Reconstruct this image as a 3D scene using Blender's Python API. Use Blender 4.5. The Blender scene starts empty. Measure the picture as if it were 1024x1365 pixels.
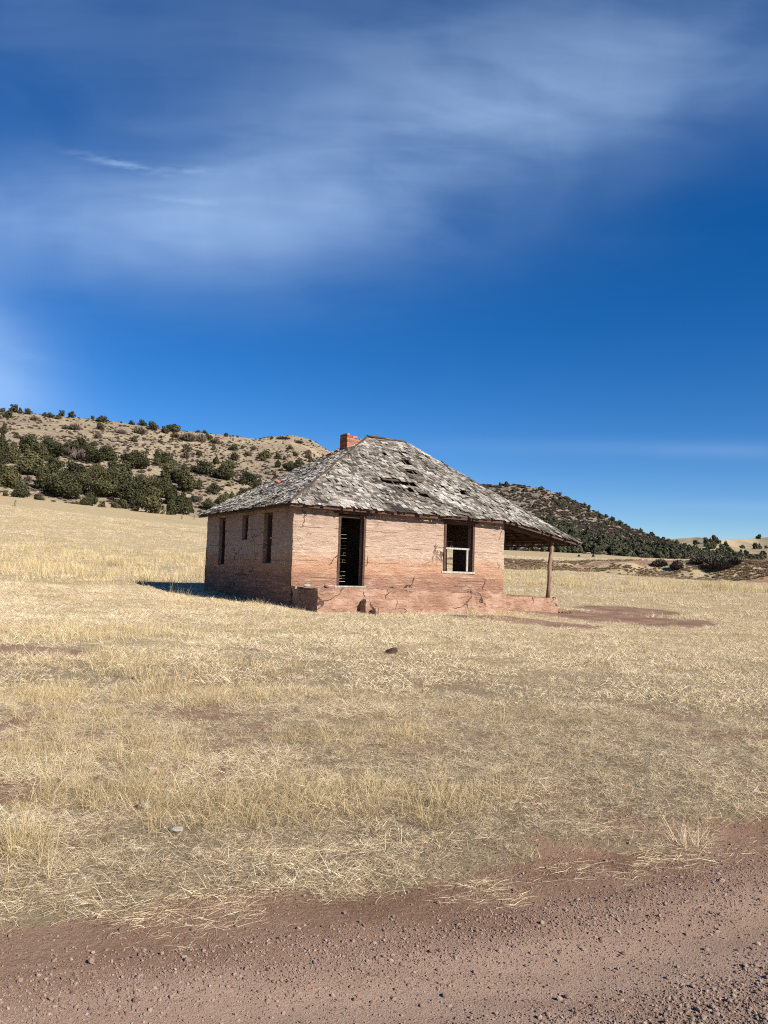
import bpy, math, random
import numpy as np
R = math.radians
C = bpy.context.scene.collection
# ------------------------------------------------------------------ camera, sky, sun, exposure
PITCH, ROLL, FPX = R(4.324), R(1.971), 1025.0
CAMZ = 1.6
cam = bpy.data.cameras.new('camera'); cam_ob = bpy.data.objects.new('camera', cam); C.objects.link(cam_ob)
from mathutils import Matrix, Vector
cam_ob.matrix_world = Matrix.Translation((0, 0, CAMZ)) @ Matrix.Rotation(R(90) + PITCH, 4, 'X') @ Matrix.Rotation(ROLL, 4, 'Z')
cam.sensor_fit = 'VERTICAL'; cam.sensor_height = 36.0; cam.lens = FPX / 1365 * 36
cam.clip_start = 0.05; cam.clip_end = 9000
bpy.context.scene.camera = cam_ob
SUN_EL, SUN_V = R(32.5), (0.745, -0.667)
sun = bpy.data.lights.new('sun', 'SUN'); sun.energy = 5.0; sun.angle = R(0.5); sun.color = (1.0, 0.94, 0.84)
sun_ob = bpy.data.objects.new('sun', sun); C.objects.link(sun_ob)
sdir = Vector((SUN_V[0] * math.cos(SUN_EL), SUN_V[1] * math.cos(SUN_EL), math.sin(SUN_EL)))
sun_ob.rotation_euler = sdir.to_track_quat('Z', 'Y').to_euler(); sun_ob.location = sdir * 50
vs = bpy.context.scene.view_settings
vs.view_transform = 'Standard'; vs.look = 'None'; vs.exposure = 0.88; vs.gamma = 1.0; vs.use_curve_mapping = False
bpy.context.scene.cycles.use_denoising = False; bpy.context.scene.cycles.filter_width = 1.1

class NT:
    """small node-tree writer"""
    def __init__(self, tree):
        self.t = tree; tree.nodes.clear()
    def n(self, typ, ins=None, **props):
        nd = self.t.nodes.new(typ)
        for k, v in props.items(): setattr(nd, k, v)
        for k, v in (ins or {}).items():
            s = nd.inputs[k]
            if isinstance(v, bpy.types.NodeSocket): self.t.links.new(v, s)
            else: s.default_value = v
        return nd
    def m(self, op, a, b=None, c=None, clamp=False):
        ins = {0: a}
        if b is not None: ins[1] = b
        if c is not None: ins[2] = c
        return self.n('ShaderNodeMath', ins, operation=op, use_clamp=clamp).outputs[0]
    def mix(self, f, a, b, blend='MIX'):
        nd = self.n('ShaderNodeMix', None, data_type='RGBA', blend_type=blend)
        for s, v in zip((nd.inputs['Factor'], nd.inputs[6], nd.inputs[7]), (f, a, b)):
            if isinstance(v, bpy.types.NodeSocket): self.t.links.new(v, s)
            else: s.default_value = v if not isinstance(v, tuple) or len(v) == 4 else (*v, 1)
        return nd.outputs[2]
    def noise(self, vec, scale, detail=4, rough=.55, dist=0.0):
        return self.n('ShaderNodeTexNoise', {'Vector': vec, 'Scale': scale, 'Detail': detail, 'Roughness': rough, 'Distortion': dist}).outputs['Fac']
    def mapv(self, vec, scale=(1, 1, 1), rot=(0, 0, 0), loc=(0, 0, 0)):
        return self.n('ShaderNodeMapping', {'Vector': vec, 'Scale': scale, 'Rotation': rot, 'Location': loc}).outputs[0]
    def ramp(self, f, *stops):
        nd = self.n('ShaderNodeValToRGB', {'Fac': f}); e = nd.color_ramp.elements
        while len(e) < len(stops): e.new(.5)
        for el, (p, c) in zip(e, stops):
            el.position = p; el.color = (*c, 1) if isinstance(c, tuple) else (c, c, c, 1)
        return nd.outputs['Color']
    def rng(self, f, a, b, c=0., d=1.):
        return self.n('ShaderNodeMapRange', {0: f, 1: a, 2: b, 3: c, 4: d}, interpolation_type='SMOOTHSTEP').outputs[0]

def material(name):
    m = bpy.data.materials.new(name); m.use_nodes = True
    return m, NT(m.node_tree)
def finish(nt, color, rough=.9, bump=None, bstr=.5, bdist=.02, spec=.2, transl=0.0, alb=.74):
    color = nt.mix(1.0, color, (alb, alb, alb), 'MULTIPLY')
    ins = {'Base Color': color, 'Roughness': rough, 'Specular IOR Level': spec}
    if bump is not None:
        ins['Normal'] = nt.n('ShaderNodeBump', {'Height': bump, 'Strength': bstr, 'Distance': bdist}).outputs[0]
    p = nt.n('ShaderNodeBsdfPrincipled', ins).outputs[0]
    if transl:
        tr = nt.n('ShaderNodeBsdfTranslucent', {'Color': color}).outputs[0]
        p = nt.n('ShaderNodeMixShader', {0: transl, 1: p, 2: tr}).outputs[0]
    nt.n('ShaderNodeOutputMaterial', {'Surface': p})

# sky: Nishita plus thin cirrus laid out by direction
w = bpy.data.worlds.new('World'); bpy.context.scene.world = w; w.use_nodes = True
W = NT(w.node_tree)
sky = W.n('ShaderNodeTexSky', None, sky_type='NISHITA', sun_disc=False, sun_elevation=SUN_EL,
          sun_rotation=math.atan2(SUN_V[0], SUN_V[1]), altitude=2300, air_density=1.0, dust_density=0.25, ozone_density=3.0)
gen = W.n('ShaderNodeTexCoord').outputs['Generated']
sep = W.n('ShaderNodeSeparateXYZ', {0: gen})
yy = W.m('MAXIMUM', sep.outputs[1], .08)
ca = W.m('DIVIDE', sep.outputs[0], yy); cb = W.m('DIVIDE', sep.outputs[2], yy)
cv = W.n('ShaderNodeCombineXYZ', {0: ca, 1: cb, 2: 0.}).outputs[0]
def gauss(a0, b0, slope, la, lb, soft=1.0):
    th = math.atan(slope); c, s = math.cos(th), math.sin(th)
    da = W.m('SUBTRACT', ca, a0); db = W.m('SUBTRACT', cb, b0)
    u = W.m('ADD', W.m('MULTIPLY', da, c / la), W.m('MULTIPLY', db, s / la))
    v = W.m('ADD', W.m('MULTIPLY', da, -s / lb), W.m('MULTIPLY', db, c / lb))
    q = W.m('ADD', W.m('MULTIPLY', u, u), W.m('MULTIPLY', v, v))
    return W.m('EXPONENT', W.m('MULTIPLY', q, -soft))
warp = W.noise(W.mapv(cv, (3, 3, 1)), 1.0, 3)
streak = W.noise(W.mapv(cv, (2.2, 6, 1), (0, 0, R(-14))), 1.6, 4, .5, 1.2)
soft = W.noise(W.mapv(cv, (2.0, 5, 1), (0, 0, R(-24)), (3.1, .7, 0)), 1.3, 3, .5, .8)
fib = W.noise(W.mapv(cv, (3, 26, 1), (0, 0, R(-10)), (.4, .2, 0)), 1.6, 7, .62, .9)
band = W.m('MULTIPLY', gauss(.10, .62, .30, .42, .13), .56)
bandl = W.m('MULTIPLY', gauss(-.34, .455, .05, .36, .095), .48)
topg = W.m('MULTIPLY', gauss(-.3, .80, .1, .9, .22), .15)
low = W.m('MULTIPLY', gauss(-.56, .245, -.5, .12, .07), 1.0)
hz = W.m('ADD', W.m('MULTIPLY', gauss(.42, .172, .02, .34, .011), .16), W.m('MULTIPLY', gauss(.5, .10, .02, .2, .008), .12))
dens = W.m('ADD', W.m('ADD', band, bandl), W.m('ADD', W.m('ADD', low, hz), topg))
diag = W.noise(W.mapv(cv, (9, 3.2, 1), (0, 0, R(34)), (1.2, 3.2, 0)), 1.2, 5, .5, 1.2)
tex = W.m('ADD', W.m('ADD', W.m('MULTIPLY', W.rng(streak, .2, .8), .22), W.m('MULTIPLY', W.rng(soft, .2, .75), .66)), W.m('ADD', W.m('MULTIPLY', W.rng(fib, .3, .8), .09), W.m('MULTIPLY', W.m('SUBTRACT', diag, .2), .22)))
tex = W.m('ADD', W.m('MULTIPLY', tex, .72), .22)
dens = W.m('MULTIPLY', dens, tex, clamp=True)
wisp = W.m('ADD', gauss(-.375, .535, -.20, .055, .006), W.m('MULTIPLY', gauss(-.29, .528, .02, .05, .006), .5))
wisp = W.m('ADD', wisp, W.m('MULTIPLY', gauss(-.29, .487, -.10, .05, .005), .35))
wisp = W.m('MULTIPLY', wisp, W.rng(W.noise(W.mapv(cv, (14, 60, 1), (0, 0, R(12))), 2.0, 5), .3, .7))
dens = W.m('ADD', dens, W.m('MULTIPLY', wisp, .30), clamp=True)
skyc = W.n('ShaderNodeHueSaturation', {'Color': sky.outputs[0], 'Hue': .509, 'Saturation': 1.38, 'Value': 1.04}).outputs[0]
# a cirrus veil only adds scattered sunlight
cloud = W.mix(dens, skyc, (4.6, 6.5, 9.4))
W.n('ShaderNodeOutputWorld', {'Surface': W.n('ShaderNodeBackground', {'Color': cloud, 'Strength': .062}).outputs[0]})

# ------------------------------------------------------------------ numeric helpers
rs = np.random.RandomState(7)
def _hash(ix, iy, iz, seed):
    h = (ix.astype(np.int64) * 374761393 + iy.astype(np.int64) * 668265263 + iz.astype(np.int64) * 2147483647 % 1013904223 + seed * 974711) & 0xffffffff
    h = ((h ^ (h >> 13)) * 1274126177) & 0xffffffff
    h = ((h ^ (h >> 16)) * 2246822519) & 0xffffffff
    return ((h ^ (h >> 15)) & 0xffffff) / float(0xffffff)
def vnoise(x, y, z=0., seed=0):
    x, y, z = np.broadcast_arrays(np.asarray(x, float), np.asarray(y, float), np.asarray(z, float))
    ix, iy, iz = np.floor(x), np.floor(y), np.floor(z)
    fx, fy, fz = x - ix, y - iy, z - iz
    fx, fy, fz = (f * f * (3 - 2 * f) for f in (fx, fy, fz))
    o = 0
    for dz in (0, 1):
        wz = fz if dz else 1 - fz
        for dx in (0, 1):
            wx = fx if dx else 1 - fx
            for dy in (0, 1):
                wy = fy if dy else 1 - fy
                o = o + wx * wy * wz * _hash(ix + dx, iy + dy, iz + dz, seed)
    return o * 2 - 1
def fbm(x, y, z=0., oct=4, seed=0):
    o, a = 0, .5
    for i in range(oct):
        o = o + a * vnoise(np.asarray(x) * 2 ** i, np.asarray(y) * 2 ** i, np.asarray(z) * 2 ** i, seed + i * 17); a *= .5
    return o
def sstep(x, a, b):
    t = np.clip((np.asarray(x, float) - a) / (b - a), 0, 1); return t * t * (3 - 2 * t)
def pix(px, py):
    """unit-forward ray in the level frame through a pixel of the 1024x1365 photograph"""
    U = (px - 512) / FPX; V = (682.5 - py) / FPX; ca_, sa_ = math.cos(ROLL), math.sin(ROLL)
    u = U * ca_ - V * sa_; v = U * sa_ + V * ca_
    return np.array([u, math.cos(PITCH) - v * math.sin(PITCH), math.sin(PITCH) + v * math.cos(PITCH)])
def azel(px, py):
    d = pix(px, py); h = math.hypot(d[0], d[1]); return math.degrees(math.atan2(d[0], d[1])), d[2] / h

# ------------------------------------------------------------------ terrain
RK = [0, 4, 10, 20, 28, 40, 60, 90, 120, 140, 170, 300, 600]
TK = {-27: [0, 0, .15, .42, .65, 1.15, 2.7, 6.2, 9.9, 12.3, 13.3, 14, 14],
      -13.5: [0, 0, .15, .43, .6, 1.0, 2.3, 5.0, 8.0, 10.0, 11, 12, 12],
      -4: [0, 0, .15, .45, .55, .85, 1.9, 4.2, 6.5, 8.0, 9, 11, 12],
      9: [0, 0, .12, .4, .47, .8, 1.5, 2.8, 3.9, 4.6, 5.6, 10.3, 12],
      14: [0, 0, .08, .2, .28, .7, 1.5, 2.7, 3.8, 4.5, 5.4, 10.0, 12],
      19.3: [0, 0, .08, .2, .25, .6, 1.35, 2.4, 3.0, 3.5, 4.2, 8.0, 12],
      27: [0, 0, .08, .22, .3, .55, 1.1, 2.0, 2.6, 3.0, 3.6, 6.6, 11]}
_th = np.arange(-30, 30.01, .5); _lr = np.linspace(0, math.log(700), 260)
_tab = np.zeros((len(_th), len(_lr)))
_ks = sorted(TK)
for j in range(len(RK)): pass
_rows = np.array([np.interp(np.exp(_lr) - 1, RK, TK[k]) for k in _ks])
for j in range(len(_lr)): _tab[:, j] = np.interp(_th, _ks, _rows[:, j])
def _box(a, n, ax):
    k = np.ones(n) / n; p = [(0, 0), (0, 0)]; p[ax] = (n // 2, n // 2); b = np.pad(a, p, mode='edge')
    return np.apply_along_axis(lambda q: np.convolve(q, k, 'valid'), ax, b)
for _ in range(2): _tab = _box(_box(_tab, 7, 1), 9, 0)
def base_h(x, y):
    x = np.asarray(x, float); y = np.asarray(y, float)
    r = np.hypot(x, y); th = np.degrees(np.arctan2(x, y))
    th2 = np.clip(np.where(np.abs(th) > 90, np.sign(th) * np.maximum(0, 60 - np.abs(th)) , th), -29.9, 29.9)
    i = (th2 + 30) / .5; i0 = np.clip(np.floor(i).astype(int), 0, len(_th) - 2); fi = i - i0
    l = np.log(np.minimum(r, 690) + 1) / (_lr[1] - _lr[0]); j0 = np.clip(np.floor(l).astype(int), 0, len(_lr) - 2); fj = l - j0
    z = (_tab[i0, j0] * (1 - fi) + _tab[i0 + 1, j0] * fi) * (1 - fj) + (_tab[i0, j0 + 1] * (1 - fi) + _tab[i0 + 1, j0 + 1] * fi) * fj
    hb = np.interp(th2, [3, 9, 14, 19.3, 27], [0, .7, .8, 1.4, 1.9])
    rb = 75 + 2.2 * fbm(th2 * .35, r * 0, 0, 3, 5)
    z = z + hb * sstep(r, rb, rb + 4 + hb * 1.3)
    z = np.where(y < 0, z * sstep(y, -40, 0) , z)
    return z
def road_s(x, y): return (y - 4.05 - .39 * x + .05 * np.sin(x * 1.9 + .5)) / 1.073
_P = lambda px, py, z: (lambda d: (d * ((z - CAMZ) / d[2]))[:2])(pix(px, py))
def cover(x, y):
    """0 bare soil .. 1 grass"""
    s = road_s(x, y); r = np.hypot(x, y)
    c = sstep(s + .32 * fbm(x * 1.6, y * 1.6, 0, 4, 3) + .12, -.02, .28)
    n = fbm(x * .9, y * .9, 0, 4, 31)
    c = c * (1 - .6 * sstep(n, .17, .34) * sstep(r, 2, 4) * (1 - .85 * sstep(r, 8, 14)))
    for i, (p, a, b, wgt) in enumerate(BARE):
        q = np.sqrt(((x - p[0]) / a) ** 2 + ((y - p[1]) / b) ** 2) + .32 * fbm(x * 1.1, y * 1.1, i, 3, 51)
        c = c * (1 - wgt * (1 - sstep(q, .55, 1.05)))
    th = np.degrees(np.arctan2(x, y))
    bank = sstep(th, 5, 10) * sstep(r, 72, 76) * (1 - sstep(r, 81, 84))
    c = c * (1 - .55 * bank * (.5 + sstep(fbm(x * .15, y * .5, 0, 3, 71), -.1, .2)))
    return c
def ground_h(x, y):
    r = np.hypot(x, y)
    s = road_s(x, y)
    amp = np.interp(r, [0, 4, 30, 120], [.6, 1, 1.4, 2.5])
    z = base_h(x, y) + amp * (.035 * fbm(x * .7, y * .7, 0, 3, 9) + .012 * fbm(x * 4, y * 4, 0, 3, 10)) * sstep(s, -.6, .3)
    z = z + .03 * fbm(x * .25, y * .25, 0, 2, 19) * sstep(s, 0, 4)
    return z + .05 * sstep(s, -.1, .35) * sstep(-s, -2.5, -.5)
def ground_z(x, y):
    s = road_s(x, y)
    return ground_h(x, y) - .05 * sstep(-s, .42, .6) * sstep(s, -9.2, -8.9)

# crest lines of the hills, read as azimuth and elevation
def crest(pts): a = np.array([azel(*p) for p in pts]); return a[:, 0], a[:, 1]
LC = crest([(-160, 548), (0, 548), (60, 553), (140, 560), (230, 573), (300, 580), (340, 585), (365, 582), (390, 580), (415, 586), (440, 602), (500, 640), (560, 680), (640, 722), (700, 742)])
RC = crest([(480, 700), (560, 660), (645, 646), (690, 647), (725, 652), (760, 665), (800, 686), (850, 708), (880, 719), (900, 725), (940, 736), (1000, 746), (1080, 760)])
FC = crest([(700, 735), (800, 726), (860, 722), (890, 719), (930, 716), (960, 720), (1000, 718), (1024, 716), (1100, 712), (1250, 716)])
HILLS = {'left': dict(c=LC, rb=lambda t: np.interp(t, [-40, -27, -13.5, 0, 10], [136, 140, 146, 165, 190]), rc=lambda t: np.interp(t, [-40, -20, -5, 5], [300, 305, 340, 330]), t0=-40, t1=8.5, seed=3, g=1.6),
         'right': dict(c=RC, rb=lambda t: np.interp(t, [0, 10, 20, 27], [330, 310, 330, 380]), rc=lambda t: np.interp(t, [0, 10, 20, 27], [520, 500, 470, 470]), t0=0, t1=27.5, seed=13, g=3.0),
         'far': dict(c=FC, rb=lambda t: 560 + 0 * t, rc=lambda t: np.interp(t, [15, 22, 23.5, 26, 45], [900, 900, 820, 1000, 1100]), t0=12, t1=48, seed=23, g=4.)}
def hill_z(name, th, r):
    h = HILLS[name]; th = np.asarray(th, float); r = np.asarray(r, float)
    rb, rc = h['rb'](th), h['rc'](th)
    tx = np.clip(th, h['t0'], h['t1'])
    zb = base_h(rb * np.sin(np.radians(tx)), rb * np.cos(np.radians(tx))) - 1.0
    el = np.interp(th, *h['c'])
    zc = CAMZ + el * rc
    t = (r - rb) / (rc - rb); tc = np.clip(t, 0, 1)
    f = np.where(t <= 1, tc ** .92 * (1 - .12 * np.sin(np.pi * tc)), 1 - .7 * np.clip(t - 1, 0, 1.2) ** 1.5)
    z = zb + (zc - zb) * f
    x, y = r * np.sin(np.radians(th)), r * np.cos(np.radians(th))
    L = 40. if name == 'left' else 70.
    nz = h['g'] * (fbm(x / L, y / L, 0, 5, h['seed']) * 1.6 - .4 * np.abs(fbm(x / 15, y / 15, 0, 3, h['seed'] + 3)))
    z = z + nz * np.sin(np.pi * np.clip(t, 0, 1)) ** .7
    edge = np.minimum(sstep(th, h['t0'], h['t0'] + 3), 1 - sstep(th, h['t1'] - 4, h['t1']))
    return (zb - 3) * (1 - edge) + z * edge
def hill_at(name, px, py):
    """where the pixel ray meets a hill (or its crest when it passes above)"""
    th, el = azel(px, py); h = HILLS[name]
    r = np.linspace(float(h['rb'](th)) - 12, float(h['rc'](th)), 700)
    z = np.maximum(hill_z(name, th, r), base_h(r * math.sin(R(th)), r * math.cos(R(th))))
    k = np.nonzero(z >= CAMZ + el * r)[0]
    i = k[0] if len(k) else len(r) - 1
    return r[i] * math.sin(R(th)), r[i] * math.cos(R(th)), z[i], r[i]
def field_at(px, py, rmin=2.):
    th, el = azel(px, py); r = np.exp(np.linspace(math.log(rmin), math.log(320), 3000))
    z = ground_z(r * math.sin(R(th)), r * math.cos(R(th)))
    k = np.nonzero(z >= CAMZ + el * r)[0]
    i = k[0] if len(k) else len(r) - 1
    return r[i] * math.sin(R(th)), r[i] * math.cos(R(th)), z[i], r[i]

BARE = [(field_at(px, py)[:2], a_, b_, w_) for px, py, a_, b_, w_ in ((790, 822, 4.0, 3.4, 1.), (705, 827, 2.6, 1.4, .97), (880, 830, 2.6, 2.2, 1.), (835, 814, 2.6, 3.0, .98), (15, 866, 1.7, .7, .9),
        (-5, 1055, .5, .4, .8), (268, 952, .7, .5, .6), (985, 985, .8, .5, .6), (525, 868, .35, .3, .6), (560, 1000, .5, .3, .5), (640, 985, .6, .3, .4), (100, 990, .5, .4, .5))]
# ------------------------------------------------------------------ mesh helpers
def mesh(name, V, F, mats=None, attrs=None, smooth=False, midx=None):
    V = np.asarray(V, np.float32); me = bpy.data.meshes.new(name)
    if isinstance(F, np.ndarray):
        k = F.shape[1]; me.vertices.add(len(V)); me.vertices.foreach_set('co', V.ravel())
        me.loops.add(F.size); me.loops.foreach_set('vertex_index', F.ravel().astype(np.int32))
        me.polygons.add(len(F)); me.polygons.foreach_set('loop_start', np.arange(0, F.size, k, dtype=np.int32))
        me.update(calc_edges=True)
    else:
        me.from_pydata([tuple(v) for v in V], [], [tuple(f) for f in F]); me.update()
    me.validate()
    for k, a in (attrs or {}).items():
        a = np.asarray(a, np.float32)
        if a.ndim == 1:
            at = me.attributes.new(k, 'FLOAT', 'POINT'); at.data.foreach_set('value', a)
        else:
            at = me.attributes.new(k, 'FLOAT_VECTOR', 'POINT'); at.data.foreach_set('vector', a.ravel())
    for m in (mats or []): me.materials.append(m)
    if midx is not None: me.polygons.foreach_set('material_index', np.asarray(midx, np.int32))
    me.polygons.foreach_set('use_smooth', np.full(len(me.polygons), smooth))
    return me
def ob(name, me, parent=None, loc=None):
    o = bpy.data.objects.new(name, me); C.objects.link(o)
    if parent is not None: o.parent = parent
    if loc is not None: o.location = loc
    return o
def tag(o, label=None, cat=None, group=None, kind=None):
    for k, v in (('label', label), ('category', cat), ('group', group), ('kind', kind)):
        if v: o[k] = v
    return o
class MB:
    """collects shapes into one mesh"""
    def __init__(s): s.v = []; s.f = []; s.a = []; s.uv = []
    def add(s, vs, fs, a=0., uv=None):
        n = len(s.v); s.v += [tuple(map(float, p)) for p in vs]; s.f += [tuple(i + n for i in f) for f in fs]
        s.a += [a] * len(vs) if np.isscalar(a) else list(a)
        s.uv += uv if uv is not None else [tuple(p) for p in vs]
    def box(s, c, size, rot=None, jit=0., a=0.):
        vs = []
        for dx in (-.5, .5):
            for dy in (-.5, .5):
                for dz in (-.5, .5):
                    p = Vector((dx * size[0], dy * size[1], dz * size[2]))
                    if jit: p += Vector(rs.uniform(-jit, jit, 3))
                    if rot is not None: p = rot @ p
                    vs.append(p + Vector(c))
        s.add(vs, [(0, 1, 3, 2), (4, 6, 7, 5), (0, 4, 5, 1), (2, 3, 7, 6), (0, 2, 6, 4), (1, 5, 7, 3)], a, uv=None)
    def beam(s, p, q, w, h, up=(0, 0, 1), a=0., seg=1, jit=0.):
        """rectangular bar from p to q"""
        p, q = Vector(p), Vector(q); d = (q - p).normalized(); u = Vector(up); sd = d.cross(u).normalized(); u = sd.cross(d)
        vs = []; fs = []
        for i in range(seg + 1):
            c = p.lerp(q, i / seg) + (Vector(rs.uniform(-jit, jit, 3)) if jit and 0 < i < seg else Vector())
            for sx, sz in ((-1, -1), (1, -1), (1, 1), (-1, 1)): vs.append(c + sd * (sx * w / 2) + u * (sz * h / 2))
        for i in range(seg):
            for k in range(4): a0 = i * 4 + k; b0 = i * 4 + (k + 1) % 4; fs.append((a0, b0, b0 + 4, a0 + 4))
        fs += [(3, 2, 1, 0), tuple(seg * 4 + k for k in range(4))]
        s.add(vs, fs, a)
    def tube(s, pts, radii, n=8, a=0.):
        vs = []; fs = []; P = [Vector(p) for p in pts]
        for i, p in enumerate(P):
            d = (P[min(i + 1, len(P) - 1)] - P[max(i - 1, 0)]).normalized()
            x = d.cross(Vector((.31, .95, .05))).normalized(); y = d.cross(x)
            for k in range(n): t = 2 * math.pi * k / n; vs.append(p + (x * math.cos(t) + y * math.sin(t)) * radii[i])
        for i in range(len(P) - 1):
            for k in range(n): fs.append((i * n + k, i * n + (k + 1) % n, (i + 1) * n + (k + 1) % n, (i + 1) * n + k))
        fs += [tuple(range(n))[::-1], tuple((len(P) - 1) * n + k for k in range(n))]
        s.add(vs, fs, a)
    def build(s, name, mat, parent=None, smooth=False):
        me = mesh(name, s.v, s.f, mat if isinstance(mat, list) else [mat], {'tone': s.a, 'grain': np.array(s.uv, float).reshape(-1, 3)}, smooth)
        return ob(name, me, parent)
def ico(sub=1):
    t = (1 + 5 ** .5) / 2
    v = [(-1, t, 0), (1, t, 0), (-1, -t, 0), (1, -t, 0), (0, -1, t), (0, 1, t), (0, -1, -t), (0, 1, -t), (t, 0, -1), (t, 0, 1), (-t, 0, -1), (-t, 0, 1)]
    f = [(0, 11, 5), (0, 5, 1), (0, 1, 7), (0, 7, 10), (0, 10, 11), (1, 5, 9), (5, 11, 4), (11, 10, 2), (10, 7, 6), (7, 1, 8), (3, 9, 4), (3, 4, 2), (3, 2, 6), (3, 6, 8), (3, 8, 9), (4, 9, 5), (2, 4, 11), (6, 2, 10), (8, 6, 7), (9, 8, 1)]
    v = [np.array(p) / np.linalg.norm(p) for p in v]
    for _ in range(sub):
        cache = {}; nf = []
        def mid(a, b):
            k = (min(a, b), max(a, b))
            if k not in cache: m = v[a] + v[b]; v.append(m / np.linalg.norm(m)); cache[k] = len(v) - 1
            return cache[k]
        for a, b, c in f:
            ab, bc, cc = mid(a, b), mid(b, c), mid(c, a); nf += [(a, ab, cc), (b, bc, ab), (c, cc, bc), (ab, bc, cc)]
        f = nf
    return np.array(v), np.array(f)
def rock_mesh(name, mat, seed, sub=2, rough=.35, flat=.6):
    v, f = ico(sub); r = np.random.RandomState(seed)
    d = np.ones(len(v))
    for _ in range(9):                                            # planes cut facets into the ball
        n = r.normal(size=3); n /= np.linalg.norm(n); k = r.uniform(.55, .95)
        dd = v @ n; d = np.where(dd * d > k, k / np.maximum(dd, 1e-3), d)
    v = v * d[:, None] * (1 + rough * .3 * fbm(v[:, 0] * 2 + seed, v[:, 1] * 2, v[:, 2] * 2, 3, seed))[:, None]
    v = v * np.array([1, r.uniform(.7, 1), flat])
    return mesh(name, v, f, [mat])
def scatter(name, pts, rots, scl, var, protos, kind='stuff'):
    """one object whose points carry copies of a few prototype meshes"""
    col = bpy.data.collections.new(name + '_kinds')
    for i, me in enumerate(protos): col.objects.link(bpy.data.objects.new('%s_kind_%02d' % (name, i), me))
    me = mesh(name, pts, [])
    for k, t, d, a in (('rot', 'FLOAT_VECTOR', 'vector', rots), ('scl', 'FLOAT_VECTOR', 'vector', scl)):
        at = me.attributes.new(k, t, 'POINT'); at.data.foreach_set(d, np.asarray(a, np.float32).ravel())
    at = me.attributes.new('variant', 'INT', 'POINT'); at.data.foreach_set('value', np.asarray(var, np.int32))
    o = ob(name, me); o['kind'] = kind
    g = bpy.data.node_groups.new(name, 'GeometryNodeTree')
    g.interface.new_socket('Geometry', in_out='INPUT', socket_type='NodeSocketGeometry')
    g.interface.new_socket('Geometry', in_out='OUTPUT', socket_type='NodeSocketGeometry')
    G = NT(g); gi = G.n('NodeGroupInput'); go = G.n('NodeGroupOutput')
    ci = G.n('GeometryNodeCollectionInfo', {'Collection': col, 'Separate Children': True, 'Reset Children': True})
    na = lambda nm, t: G.n('GeometryNodeInputNamedAttribute', {'Name': nm}, data_type=t).outputs['Attribute']
    e2r = G.n('FunctionNodeEulerToRotation', {0: na('rot', 'FLOAT_VECTOR')}).outputs[0]
    ip = G.n('GeometryNodeInstanceOnPoints', {'Points': gi.outputs[0], 'Instance': ci.outputs[0], 'Pick Instance': True,
             'Instance Index': na('variant', 'INT'), 'Rotation': e2r, 'Scale': na('scl', 'FLOAT_VECTOR')})
    g.links.new(ip.outputs[0], go.inputs[0])
    md = o.modifiers.new('copies', 'NODES'); md.node_group = g
    return o

# ------------------------------------------------------------------ materials
def geo_pos(nt): return nt.n('ShaderNodeNewGeometry').outputs['Position']
def obj_co(nt): return nt.n('ShaderNodeTexCoord').outputs['Object']
def attr(nt, k, out='Fac'): return nt.n('ShaderNodeAttribute', None, attribute_name=k).outputs[out]

SOIL_A, SOIL_B = (.26, .15, .095), (.385, .245, .165)
def soil_color(t, p):
    a = t.mix(t.rng(t.noise(p, 1.1, 5), .35, .65), SOIL_A, SOIL_B)
    a = t.mix(t.m('MULTIPLY', t.rng(t.noise(p, 38, 4, .7), .45, .75), .55), a, (.44, .28, .20))
    return t.mix(t.m('MULTIPLY', t.rng(t.noise(t.mapv(p, loc=(9, 2, 0)), 70, 3, .7), .55, .7), .6), a, (.13, .065, .045))
def ground_material():
    m, t = material('ground'); p = geo_pos(t)
    soil = soil_color(t, p)
    fine = t.noise(t.mapv(p, (1, 1, .2)), 26, 6, .75)
    strk = t.noise(t.mapv(p, (1, 3.2, .2), (0, 0, R(12))), 9, 5, .7)
    big = t.noise(p, .12, 5, .6); mid = t.noise(p, .9, 5, .65)
    g = t.ramp(t.m('ADD', t.m('MULTIPLY', fine, .55), t.m('MULTIPLY', strk, .45)), (.33, (.19, .14, .08)), (.45, (.42, .325, .19)), (.56, (.60, .485, .295)), (.70, (.74, .63, .42)))
    g = t.mix(t.m('MULTIPLY', t.rng(big, .42, .62), .45), g, (.52, .385, .185))
    g = t.mix(t.m('MULTIPLY', t.rng(mid, .55, .75), .5), g, (.27, .19, .11))
    g = t.mix(t.m('MULTIPLY', t.rng(t.noise(t.mapv(p, (.3, 1, 1), loc=(3, 3, 3)), .11, 6, .7), .55, .72), .45), g, (.22, .16, .09))
    cov = t.m('ADD', attr(t, 'cover'), t.m('MULTIPLY', t.m('SUBTRACT', fine, .5), .9))
    c = t.mix(t.rng(cov, .3, .7), soil, g)
    g = t.mix(t.m('MULTIPLY', attr(t, 'gap_shade'), .62), g, t.mix(fine, (.075, .05, .035), (.36, .265, .175)))  # ground darkened near the camera: shade between grass blades put into the colour
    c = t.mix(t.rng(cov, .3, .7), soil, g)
    finish(t, c, .95, t.m('ADD', t.m('MULTIPLY', fine, .6), t.m('MULTIPLY', mid, 1.2)), .9, .05, spec=.1, alb=.70)
    return m
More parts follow.
